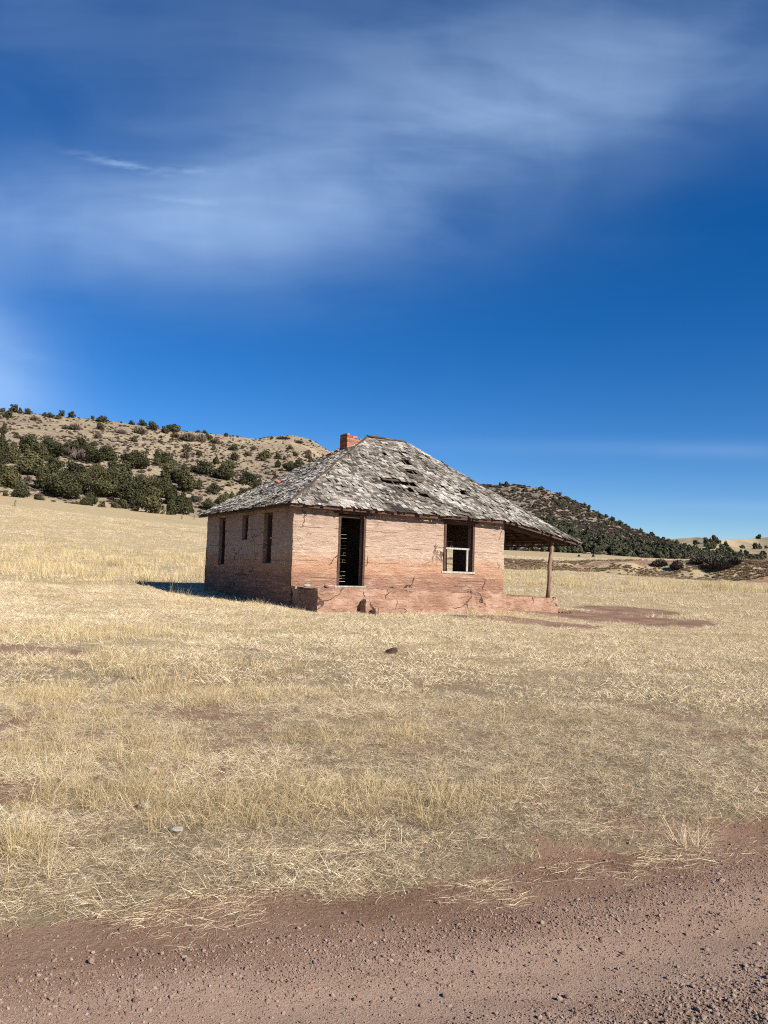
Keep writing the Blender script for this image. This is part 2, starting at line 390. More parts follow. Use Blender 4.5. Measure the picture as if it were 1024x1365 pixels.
def road_material():
    m, t = material('road'); p = geo_pos(t)
    c = t.mix(t.rng(t.noise(t.mapv(p, (.25, 1.6, 1), (0, 0, R(-21))), 1.6, 5), .35, .65), (.295, .185, .125), (.41, .28, .20))
    vor = t.n('ShaderNodeTexVoronoi', {'Vector': p, 'Scale': 95.}); vor2 = t.n('ShaderNodeTexVoronoi', {'Vector': p, 'Scale': 210.})
    c = t.mix(t.m('MULTIPLY', t.rng(t.noise(p, 60, 4, .75), .42, .72), .7), c, (.50, .345, .28))
    c = t.mix(t.m('MULTIPLY', t.rng(t.noise(t.mapv(p, loc=(5, 1, 0)), 85, 4, .75), .52, .74), .8), c, (.13, .07, .058))
    hgt = t.m('SUBTRACT', t.m('ADD', t.noise(p, 45, 5, .8), t.m('MULTIPLY', t.noise(p, 150, 3), .5)), t.m('MULTIPLY', t.m('ADD', vor.outputs['Distance'], vor2.outputs['Distance']), .5))
    c = t.mix(t.m('MULTIPLY', attr(t, 'track'), .32), c, (.45, .315, .225))
    sl = soil_color(t, p)
    c = t.mix(t.rng(t.m('ADD', attr(t, 'edge'), t.m('MULTIPLY', t.m('SUBTRACT', t.noise(p, 4, 5, .7), .5), .9)), .3, .75), c, sl)
    finish(t, c, .93, hgt, .55, .007, spec=.15, alb=.66)
    return m
def hill_material(name, ca_, cb_, cc_, cr, sc=1.):
    m, t = material(name); p = geo_pos(t)
    a = t.noise(p, .05 * sc, 6, .65); b = t.noise(p, .35 * sc, 6, .7); f = t.noise(p, 2.6 * sc, 5, .75)
    c = t.mix(t.rng(a, .4, .62), ca_, cb_)
    c = t.mix(t.m('MULTIPLY', t.rng(b, .48, .66), .75), c, cc_)
    c = t.mix(t.m('MULTIPLY', t.rng(f, .54, .72), .7), c, (.10, .075, .052))
    c = t.mix(t.m('MULTIPLY', t.rng(t.noise(t.mapv(p, loc=(40, 3, 1)), 1.3 * sc, 5, .7), .60, .74), .6), c, cr)
    finish(t, c, .95, t.m('ADD', b, t.m('MULTIPLY', f, .5)), 1., .5, spec=.1)
    return m
def wall_material():
    m, t = material('rammed_earth'); p = obj_co(t); z = t.n('ShaderNodeSeparateXYZ', {0: p}).outputs[2]
    wob = t.m('MULTIPLY', t.m('SUBTRACT', t.noise(p, 1.1, 4), .5), .55)
    zz = t.m('ADD', z, wob)
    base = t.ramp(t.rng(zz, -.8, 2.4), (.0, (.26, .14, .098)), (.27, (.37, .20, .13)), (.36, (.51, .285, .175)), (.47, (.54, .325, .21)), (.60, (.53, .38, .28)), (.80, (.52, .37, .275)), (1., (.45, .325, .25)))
    lay = t.noise(t.mapv(p, (.9, .9, 9.5)), 1.5, 7, .68, .35)
    fine = t.noise(t.mapv(p, (5, 5, 16)), 2.6, 6, .75)
    spot = t.noise(p, 2.2, 5, .65); grit = t.noise(t.mapv(p, (1, 1, 1.8)), 19, 4, .75); pit = t.noise(t.mapv(p, (1, 1, 2.6), loc=(3, 5, 1)), 8.5, 5, .7)
    c = t.mix(t.m('MULTIPLY', t.rng(lay, .50, .68), .62), base, (.68, .53, .41))
    c = t.mix(t.m('MULTIPLY', t.rng(lay, .44, .30), .55), c, (.30, .15, .10))
    c = t.mix(t.m('MULTIPLY', t.rng(fine, .56, .74), .5), c, (.70, .54, .42))
    c = t.mix(t.m('MULTIPLY', t.rng(fine, .40, .26), .7), c, (.17, .085, .06))
    c = t.mix(t.m('MULTIPLY', t.rng(spot, .56, .72), .35), c, (.36, .22, .16))
    c = t.mix(t.m('MULTIPLY', t.rng(grit, .55, .72), .6), c, (.66, .52, .42))
    c = t.mix(t.m('MULTIPLY', t.rng(pit, .38, .28), .6), c, (.15, .085, .06))
    c = t.mix(t.m('MULTIPLY', t.rng(pit, .60, .72), .5), c, (.72, .58, .46))
    # eroded pale chunks, water stains under the eave
    band = t.m('MULTIPLY', t.rng(t.m('ABSOLUTE', t.m('SUBTRACT', zz, 1.05)), .30, .06), t.rng(t.noise(t.mapv(p, (3, 3, 8)), 1.6, 6, .7), .47, .64))
    c = t.mix(t.m('MULTIPLY', band, .7), c, (.74, .58, .44))
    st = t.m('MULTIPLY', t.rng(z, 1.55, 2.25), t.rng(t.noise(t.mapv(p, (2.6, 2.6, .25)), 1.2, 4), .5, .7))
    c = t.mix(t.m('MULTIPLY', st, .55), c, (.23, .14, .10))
    # joints between lifts and cracks
    lift = t.m('ABSOLUTE', t.m('SUBTRACT', t.m('FRACT', t.m('MULTIPLY', t.m('ADD', z, t.m('MULTIPLY', wob, .12)), 2.1)), .5))
    joint = t.m('MULTIPLY', t.rng(lift, .032, .004), t.rng(t.noise(p, 1.4, 3), .42, .6))
    vd = t.n('ShaderNodeTexVoronoi', {'Vector': t.n('ShaderNodeMix', {'Factor': .35, 4: p, 5: t.n('ShaderNodeTexNoise', {'Vector': p, 'Scale': 2.2, 'Detail': 5}).outputs['Color']}, data_type='VECTOR').outputs[1], 'Scale': .95}, feature='DISTANCE_TO_EDGE').outputs['Distance']
    crack = t.m('MULTIPLY', t.rng(vd, .011, .002), t.rng(t.noise(t.mapv(p, loc=(2, 7, 1)), .7, 2), .53, .62))
    c = t.mix(t.m('MULTIPLY', joint, .4), c, (.17, .095, .068))
    c = t.mix(t.m('MULTIPLY', crack, .8), c, (.06, .035, .028))
    h = t.m('SUBTRACT', t.m('ADD', t.m('ADD', t.m('ADD', lay, t.m('MULTIPLY', pit, .9)), t.m('MULTIPLY', fine, .8)), t.m('ADD', t.m('MULTIPLY', grit, .4), t.m('MULTIPLY', spot, .5))), t.m('ADD', t.m('MULTIPLY', joint, .5), crack))
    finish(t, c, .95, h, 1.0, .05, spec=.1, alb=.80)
    return m
def slab_material():
    m, t = material('foundation_concrete'); p = obj_co(t)
    a = t.noise(p, 1.6, 6, .65); f = t.noise(p, 22, 5, .75); b = t.noise(t.mapv(p, (1, 1, 3)), 4, 5, .7)
    c = t.mix(t.rng(a, .38, .64), (.31, .175, .12), (.46, .29, .205))
    c = t.mix(t.m('MULTIPLY', t.rng(b, .54, .7), .5), c, (.52, .35, .27))
    c = t.mix(t.m('MULTIPLY', t.rng(f, .56, .74), .6), c, (.20, .11, .085))
    vd = t.n('ShaderNodeTexVoronoi', {'Vector': t.n('ShaderNodeMix', {'Factor': .3, 4: p, 5: t.n('ShaderNodeTexNoise', {'Vector': p, 'Scale': 3., 'Detail': 5}).outputs['Color']}, data_type='VECTOR').outputs[1], 'Scale': 1.3}, feature='DISTANCE_TO_EDGE').outputs['Distance']
    joint = t.m('ABSOLUTE', t.m('SUBTRACT', t.m('FRACT', t.m('MULTIPLY', t.m('ADD', t.n('ShaderNodeSeparateXYZ', {0: p}).outputs[2], t.m('MULTIPLY', a, .12)), 3.6)), .5))
    c = t.mix(t.m('MULTIPLY', t.m('MULTIPLY', t.rng(joint, .05, .01), t.rng(b, .45, .6)), .7), c, (.13, .075, .055))
    c = t.mix(t.m('MULTIPLY', t.rng(t.noise(t.mapv(p, (1, 1, 2)), 7, 5, .75), .42, .3), .7), c, (.17, .095, .068))
    crack = t.m('MULTIPLY', t.rng(vd, .012, .003), t.rng(t.noise(t.mapv(p, loc=(2, 3, 1)), .8, 2), .38, .5))
    c = t.mix(t.m('MULTIPLY', crack, .85), c, (.05, .03, .025))
    finish(t, c, .95, t.m('SUBTRACT', t.m('ADD', t.m('MULTIPLY', f, .6), t.m('MULTIPLY', b, 1.4)), crack), 1., .05, spec=.1, alb=.88)
    return m
def wood_material(name, ca_, cb_, scale=1., axis=2):
    m, t = material(name); p = obj_co(t)
    s = [14, 14, 14]; s[axis] = .9
    g = t.noise(t.mapv(p, tuple(s)), 2.2 * scale, 6, .7)
    c = t.mix(t.rng(g, .35, .65), ca_, cb_)
    c = t.mix(t.m('MULTIPLY', t.rng(t.noise(p, 9, 4), .56, .7), .5), c, tuple(.4 * v for v in ca_))
    finish(t, c, .85, g, .5, .006)
    return m
def shingle_material():
    m, t = material('weathered_shingle'); gr = attr(t, 'grain', 'Vector'); tone = attr(t, 'tone')
    g = t.noise(t.mapv(gr, (26, 2.2, 1)), 2.4, 5, .7)
    blot = t.noise(gr, 3.2, 5, .7)
    k = t.m('ADD', tone, t.m('ADD', t.m('MULTIPLY', t.m('SUBTRACT', g, .5), .85), t.m('MULTIPLY', t.m('SUBTRACT', blot, .5), .75)))
    c = t.ramp(t.m('SUBTRACT', k, .03), (.0, (.045, .04, .035)), (.25, (.125, .107, .088)), (.42, (.235, .205, .17)), (.58, (.38, .348, .30)), (.86, (.58, .545, .49)))
    c = t.mix(t.m('MULTIPLY', t.rng(t.noise(t.mapv(gr, loc=(4, 4, 0)), 1.1, 4), .58, .7), .45), c, (.20, .135, .09))
    finish(t, c, .9, g, .6, .008, spec=.15)
    return m
def brick_material():
    m, t = material('red_brick'); p = obj_co(t); tone = attr(t, 'tone')
    c = t.mix(tone, (.28, .095, .052), (.53, .23, .135))
    c = t.mix(t.m('MULTIPLY', t.rng(t.noise(p, 14, 5), .52, .7), .5), c, (.50, .30, .21))
    finish(t, c, .92, t.noise(p, 40, 4, .7), .6, .006)
    return m
def leaf_material(name, ca_, cb_, cc_):
    m, t = material(name); tone = attr(t, 'tone'); rnd = t.n('ShaderNodeObjectInfo').outputs['Random']
    k = t.m('ADD', t.m('MULTIPLY', tone, .72), t.m('MULTIPLY', rnd, .34))
    c = t.ramp(k, (.1, ca_), (.55, cb_), (.95, cc_))
    finish(t, c, .85, spec=.12, transl=.05, alb=.95)
    return m
def grass_material(name, stops):
    m, t = material(name); tone = attr(t, 'tone'); rnd = t.n('ShaderNodeObjectInfo').outputs['Random']
    pz = t.noise(geo_pos(t), .45, 4, .6)
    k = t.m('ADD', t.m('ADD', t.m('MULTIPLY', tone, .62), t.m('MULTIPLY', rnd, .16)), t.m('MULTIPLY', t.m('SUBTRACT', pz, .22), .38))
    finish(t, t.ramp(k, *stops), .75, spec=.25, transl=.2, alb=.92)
    return m
def stone_material(name, ca_, cb_):
    m, t = material(name); p = obj_co(t); rnd = t.n('ShaderNodeObjectInfo').outputs['Random']
    c = t.mix(rnd, ca_, cb_)
    c = t.mix(t.m('MULTIPLY', t.rng(t.noise(p, 2.5, 4), .45, .65), .4), c, tuple(.55 * v for v in ca_))
    finish(t, c, .9, t.noise(p, 5, 4), .5, .1)
    return m
M = dict(ground=ground_material(), road=road_material(),
         lhill=hill_material('dry_hillside', (.33, .26, .175), (.46, .365, .235), (.19, .15, .11), (.46, .41, .345)),
         rhill=hill_material('stony_hillside', (.235, .185, .14), (.30, .24, .18), (.13, .105, .08), (.25, .215, .18), .8),
         fhill=hill_material('far_hillside', (.38, .30, .19), (.44, .35, .22), (.24, .19, .13), (.30, .26, .2), .4),
         wall=wall_material(), slab=slab_material(), shingle=shingle_material(), brick=brick_material(),
         deck=wood_material('sheathing_boards', (.07, .045, .032), (.15, .10, .072), axis=0),
         trim=wood_material('red_brown_trim', (.065, .036, .028), (.135, .075, .056), axis=0),
         post=wood_material('weathered_post', (.17, .09, .055), (.42, .28, .19), axis=2),
         sash=wood_material('grey_sash', (.30, .27, .23), (.55, .52, .46), axis=2),
         plaster=wood_material('old_lath', (.10, .08, .06), (.20, .165, .13), axis=0),
         board=wood_material('plank', (.16, .12, .09), (.30, .235, .175), axis=0),
         juniper=leaf_material('juniper_leaves', (.02, .022, .012), (.064, .061, .028), (.145, .125, .056)),
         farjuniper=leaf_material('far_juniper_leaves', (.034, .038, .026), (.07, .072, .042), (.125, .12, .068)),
         scrub=leaf_material('bare_scrub', (.06, .045, .036), (.13, .10, .078), (.21, .165, .125)),
         brush=leaf_material('brown_brush', (.14, .095, .06), (.29, .205, .125), (.45, .34, .21)),
         bark=wood_material('juniper_bark', (.08, .06, .045), (.17, .13, .10)),
         straw=grass_material('dry_straw', [(.10, (.15, .11, .06)), (.30, (.40, .295, .185)), (.50, (.71, .565, .36)), (.82, (.90, .795, .58))]),
         gold=grass_material('golden_grass', [(.10, (.19, .135, .065)), (.32, (.44, .33, .165)), (.54, (.70, .55, .30)), (.88, (.86, .74, .46))]),
         stone=stone_material('gravel_stone', (.25, .16, .12), (.55, .41, .325)),
         pale=stone_material('pale_rock', (.40, .35, .29), (.48, .43, .37)),
         clod=stone_material('dark_clod', (.10, .06, .04), (.14, .08, .055)))

# ------------------------------------------------------------------ ground, road, hills
def polar_sheet(radii, thetas, zf):
    rr, tt = np.meshgrid(radii, np.radians(thetas), indexing='ij')
    x, y = rr * np.sin(tt), rr * np.cos(tt)
    z = zf(x, y, rr, np.degrees(tt)); n, m = rr.shape
    V = np.stack([x, y, z], -1).reshape(-1, 3)
    i, j = np.meshgrid(np.arange(n - 1), np.arange(m - 1), indexing='ij'); k = (i * m + j).ravel()
    return V, np.stack([k, k + 1, k + m + 1, k + m], -1)
rad = np.concatenate([[.02], np.exp(np.linspace(math.log(.6), math.log(45), 330)), np.exp(np.linspace(math.log(45.6), math.log(150), 130)), np.exp(np.linspace(math.log(153), math.log(6000), 60))])
ths = np.concatenate([np.linspace(-180, -42, 40)[:-1], np.linspace(-42, 42, 330), np.linspace(42, 180, 40)[1:]])
V, F = polar_sheet(rad, ths, lambda x, y, r, t: ground_z(x, y))
F = F[:, ::-1]
ob_ground = tag(ob('ground', mesh('ground', V, F, [M['ground']], {'cover': cover(V[:, 0], V[:, 1]), 'gap_shade': 1 - sstep(np.hypot(V[:, 0], V[:, 1]), 8, 18)}, True)), kind='structure')
# road: a strip from its soft near edge to the far verge, running past the camera
u = np.concatenate([np.linspace(-60, -5, 60)[:-1], np.linspace(-5, 7, 400), np.linspace(7, 60, 60)[1:]])
sv = np.concatenate([np.linspace(-.34, -2.6, 90), np.linspace(-2.7, -9.0, 30)])
uu, ss = np.meshgrid(u, sv, indexing='ij')
X = uu; Y = 4.05 + .39 * uu - .05 * np.sin(uu * 1.9 + .5) + 1.073 * ss
def road_z(x, y):
    s = road_s(x, y)
    rut = -.016 * np.exp(-((s + .98) / .2) ** 2) + .008 * np.exp(-((s + .62) / .2) ** 2) + .02 * np.exp(-((s + 1.65) / .3) ** 2) - .018 * np.exp(-((s + 2.6) / .3) ** 2)
    z = base_h(x, y) + .006 * fbm(x * 2, y * 2, 0, 3, 77) + .004 * fbm(x * 13, y * 13, 0, 3, 78) + rut
    z = np.where(s > -.45, np.minimum(z, ground_h(x, y)) - .012 * sstep(s, -.42, -.34), z)
    return z
V = np.stack([X, Y, road_z(X, Y)], -1).reshape(-1, 3); n, m = X.shape
i, j = np.meshgrid(np.arange(n - 1), np.arange(m - 1), indexing='ij'); k = (i * m + j).ravel()
tag(ob('road', mesh('road', V, np.stack([k, k + 1, k + m + 1, k + m], -1)[:, ::-1], [M['road']], {'track': np.exp(-((road_s(V[:, 0], V[:, 1]) + 1.02 + .06 * fbm(V[:, 0] * 2, V[:, 1] * 2, 0, 3, 6)) / .17) ** 2), 'edge': 1 - sstep(-road_s(V[:, 0], V[:, 1]), .30, 1.0)}, True)), kind='structure')
for nm, key, oname, nr, nth in (('left', 'lhill', 'hill', 150, 330), ('right', 'rhill', 'hill', 120, 240), ('far', 'fhill', 'hill', 60, 160)):
    h = HILLS[nm]; tt = np.linspace(h['t0'], h['t1'], nth); q = np.concatenate([np.linspace(-.06, 1.0, nr), np.linspace(1.02, 1.9, 25)])
    tg, qg = np.meshgrid(tt, q, indexing='ij'); rg = h['rb'](tg) + qg * (h['rc'](tg) - h['rb'](tg))
    z = hill_z(nm, tg, rg) - np.where(qg < 0, 2.5, 0)
    V = np.stack([rg * np.sin(np.radians(tg)), rg * np.cos(np.radians(tg)), z], -1).reshape(-1, 3); n, m = tg.shape
    i, j = np.meshgrid(np.arange(n - 1), np.arange(m - 1), indexing='ij'); k = (i * m + j).ravel()
    tag(ob(oname, mesh(oname, V, np.stack([k, k + 1, k + m + 1, k + m], -1), [M[key]], None, True)), kind='structure')

# ------------------------------------------------------------------ the ruined house (house frame: X along the front, Y back, Z up from the door sill)
HYAW = 31.056; HX, HY, HZ = -2.535, 21.679, CAMZ - .520
house = bpy.data.objects.new('ruined_house', None); C.objects.link(house)
house.location = (HX, HY, HZ); house.rotation_euler = (0, 0, R(HYAW)); house.empty_display_size = 1
tag(house, 'abandoned single storey earth walled house with broken shingle hip roof and porch', 'house')
def h2w(x, y, z=0.):
    c, s = math.cos(R(HYAW)), math.sin(R(HYAW)); return HX + x * c - y * s, HY + x * s + y * c, HZ + z
LX, LY, T = 7.70, 7.643, .35
ZB, ZT = -1.15, 2.40
per = 2 * (LX + LY)
def hray(px, py):
    d = pix(px, py); c, s = math.cos(R(HYAW)), math.sin(R(HYAW)); return np.array([d[0] * c + d[1] * s, -d[0] * s + d[1] * c, d[2]])
HCAM = np.array([-9.0125, -19.8795, .520])
def on_y(px, py, Yp): d = hray(px, py); return HCAM + d * ((Yp - HCAM[1]) / d[1])
def on_x(px, py, Xp): d = hray(px, py); return HCAM + d * ((Xp - HCAM[0]) / d[0])
# openings as (u0, u1, z0, z1) along the perimeter: front, right, back, left
q0, q1 = on_x(603.8, 740, LX - T)[1], on_x(596.2, 740, LX)[1]
zt = on_x(599, 722, LX)[2]
b0 = on_y(359.3, 744, LY)[0]
OPEN = [(1.43, 2.35, 0.0, 2.10), (5.21, 6.435, .53, 2.12),
        (LX + q0, LX + q1, .0, zt),
        (LX + LY + (LX - 6.3), LX + LY + (LX - 5.0), .0, 2.0), (LX + LY + (LX - b0 - .06), LX + LY + (LX - b0 + .26), .45, 1.25),
        (per - 6.28, per - 5.62, .51, 2.12), (per - 4.05, per - 3.52, 1.34, 2.13), (per - 2.18, per - 1.53, .60, 2.15)]
us = set(np.round(np.arange(0, per, .075), 4)); zs = set(np.round(np.arange(ZB, ZT + .01, .075), 4))
for a, b, c, d in OPEN:
    for l, h_, q in ((us, None, (a, b)), (zs, None, (c, d))):
        for e in q:
            for o_ in [o_ for o_ in l if abs(o_ - e) < .045]: l.discard(o_)
            l.add(round(float(e), 4))
for e in (0, LX, LX + LY, 2 * LX + LY): 
    for o_ in [o_ for o_ in us if abs(o_ - e) < .04]: us.discard(o_)
    us.add(round(e, 4))
us = np.array(sorted(us)); zs = np.array(sorted(zs))
def perim(u_):
    u_ = u_ % per
    if u_ < LX: return (u_, 0), (0, -1)
    if u_ < LX + LY: return (LX, u_ - LX), (1, 0)
    if u_ < 2 * LX + LY: return (LX - (u_ - LX - LY), LY), (0, 1)
    return (0, LY - (u_ - 2 * LX - LY)), (-1, 0)
V = []; nu, nz = len(us), len(zs)
for kind in (0, 1):
    for u_ in us:
        (x, y), (nx, ny) = perim(u_)
        on = [abs(u_ - e) < 1e-3 for e in (0, LX, LX + LY, 2 * LX + LY)]
        if any(on): nx, ny = [(-.7, -.7), (.7, -.7), (.7, .7), (-.7, .7)][on.index(True)]
        near = min([abs(u_ - e) for o_ in OPEN for e in o_[:2]])
        for z in zs:
            if kind == 0:
                d = .03 * fbm(x * .9, y * .9, z * 1.4, 3, 61) + .022 * fbm(x * 3, y * 3, z * 8, 3, 62) + .012 * fbm(x * 12, y * 12, z * 14, 2, 63)
                if any(on): d = d * .8 - .012 - .03 * max(0, float(fbm(x + 5, y, z * 4, 3, 64)))
                V.append((x + nx * float(d), y + ny * float(d), z))
            else: V.append((min(max(x, T), LX - T), min(max(y, T), LY - T), z))
solid = np.ones((nu, nz - 1), bool)
for a, b, c, d in OPEN:
    for i in range(nu):
        um = (us[i] + (us[i + 1] if i + 1 < nu else per)) / 2
        for j in range(nz - 1):
            if a < um < b and c < (zs[j] + zs[j + 1]) / 2 < d: solid[i, j] = False
ID = lambda k_, i, j: k_ * nu * nz + (i % nu) * nz + j
F = []
for i in range(nu):
    for j in range(nz - 1):
        if solid[i, j]:
            F.append((ID(0, i, j), ID(0, i + 1, j), ID(0, i + 1, j + 1), ID(0, i, j + 1)))
            F.append((ID(1, i + 1, j), ID(1, i, j), ID(1, i, j + 1), ID(1, i + 1, j + 1)))
            if j == nz - 2 or not solid[i, j + 1]: F.append((ID(0, i, j + 1), ID(0, i + 1, j + 1), ID(1, i + 1, j + 1), ID(1, i, j + 1)))
            if j == 0 or not solid[i, j - 1]: F.append((ID(0, i + 1, j), ID(0, i, j), ID(1, i, j), ID(1, i + 1, j)))
            if not solid[(i + 1) % nu, j]: F.append((ID(0, i + 1, j), ID(1, i + 1, j), ID(1, i + 1, j + 1), ID(0, i + 1, j + 1)))
            if not solid[i - 1, j]: F.append((ID(1, i, j), ID(0, i, j), ID(0, i, j + 1), ID(1, i, j + 1)))
wall = ob('wall', mesh('wall', V, np.array(F), [M['wall']]), house)
tag(wall, 'layered red earth wall with pale weathered bands')
b = MB(); b.box((LX / 2, LY / 2, -.10), (LX - 2 * T - .01, LY - 2 * T - .01, .18)); b.build('floor', M['board'], house)
# inner partitions, plank-gapped
b = MB(); b.box((LX / 2 - .15, 2.0, 1.15), (.10, 3.2, 2.3)); b.build('partition', M['plaster'], house)
b = MB()
for z in np.arange(.1, 2.35, .125):
    if rs.rand() < .9: b.box((2.6, 4.3, z), (2.0, .03, .108), jit=.006)
for x in (1.65, 2.3, 2.95, 3.55): b.box((x, 4.34, 1.2), (.06, .045, 2.3))
b.build('lath_partition', M['plaster'], house)
b = MB()                                                            # gapped planks over the back doorway
z = .02
while z < 2.0:
    hgt_ = rs.uniform(.10, .19); x = 4.9
    while x < 6.4:
        l_ = rs.uniform(.25, .7); g_ = rs.choice([.0, .0, .004, .018])
        b.box((x + l_ / 2, LY - .1 - .006 * rs.rand(), z + hgt_ / 2), (l_ - .002, .03, hgt_ - rs.choice([.001, .001, .002, .010, .028])), Matrix.Rotation(rs.uniform(-.012, .012), 3, 'Y')); x += l_ + g_
    z += hgt_
b.build('plank_cover', M['board'], house)
# foundations
def block(name, x0, x1, y0, y1, z0, z1, mat, step=.09, amp=.02, seed=0, erode=.0, parent=house):
    """a weathered cast block: subdivided box with worn edges"""
    nx, ny, nz_ = [max(2, int((b_ - a_) / step)) for a_, b_ in ((x0, x1), (y0, y1), (z0, z1))]
    vid = {}; V_ = []; F_ = []
    def vert(i, j, k_):
        if (i, j, k_) not in vid: vid[(i, j, k_)] = len(V_); V_.append((x0 + (x1 - x0) * i / nx, y0 + (y1 - y0) * j / ny, z0 + (z1 - z0) * k_ / nz_))
        return vid[(i, j, k_)]
    for i in range(nx):
        for j in range(ny):
            F_.append((vert(i, j, nz_), vert(i + 1, j, nz_), vert(i + 1, j + 1, nz_), vert(i, j + 1, nz_)))
    for k_ in range(nz_):
        for i in range(nx):
            F_.append((vert(i, 0, k_), vert(i + 1, 0, k_), vert(i + 1, 0, k_ + 1), vert(i, 0, k_ + 1)))
            F_.append((vert(i + 1, ny, k_), vert(i, ny, k_), vert(i, ny, k_ + 1), vert(i + 1, ny, k_ + 1)))
        for j in range(ny):
            F_.append((vert(0, j + 1, k_), vert(0, j, k_), vert(0, j, k_ + 1), vert(0, j + 1, k_ + 1)))
            F_.append((vert(nx, j, k_), vert(nx, j + 1, k_), vert(nx, j + 1, k_ + 1), vert(nx, j, k_ + 1)))
    V_ = np.array(V_); c = np.array([(x0 + x1) / 2, (y0 + y1) / 2, (z0 + z1) / 2]); h_ = np.array([x1 - x0, y1 - y0, z1 - z0]) / 2
    d = (V_ - c) / h_; on = np.abs(d) > .999; edge = on.sum(1) >= 2
    n_ = np.where(on, np.sign(d), 0.); top = edge & (d[:, 2] > .99)
    dd = amp * fbm(V_[:, 0] * 2.5, V_[:, 1] * 2.5, V_[:, 2] * 4, 4, seed) - np.where(edge, .012, 0) - np.where(top, erode * np.clip(fbm(V_[:, 0] * 2, V_[:, 1] * 2, V_[:, 2] * 3, 3, seed + 5) + .1, 0, 1), 0)
    return ob(name, mesh(name, V_ + n_ * dd[:, None], np.array(F_), [mat]), parent)
tag(block('porch_platform', .0, 6.42, -1.682, -.035, -1.1, -.015, M['slab'], .06, .055, 71, .2), 'cracked red concrete platform in front of the door')
block('step', 1.29, 2.62, -1.99, -1.69, -1.0, -.265, M['slab'], .05, .04, 72, .09)
block('step', 1.42, 2.70, -2.30, -2.0, -1.0, -.50, M['slab'], .05, .045, 73, .1)
block('porch_slab', 7.74, 10.15, -.02, 7.6, -1.1, -.225, M['slab'], .07, .06, 74, .22)
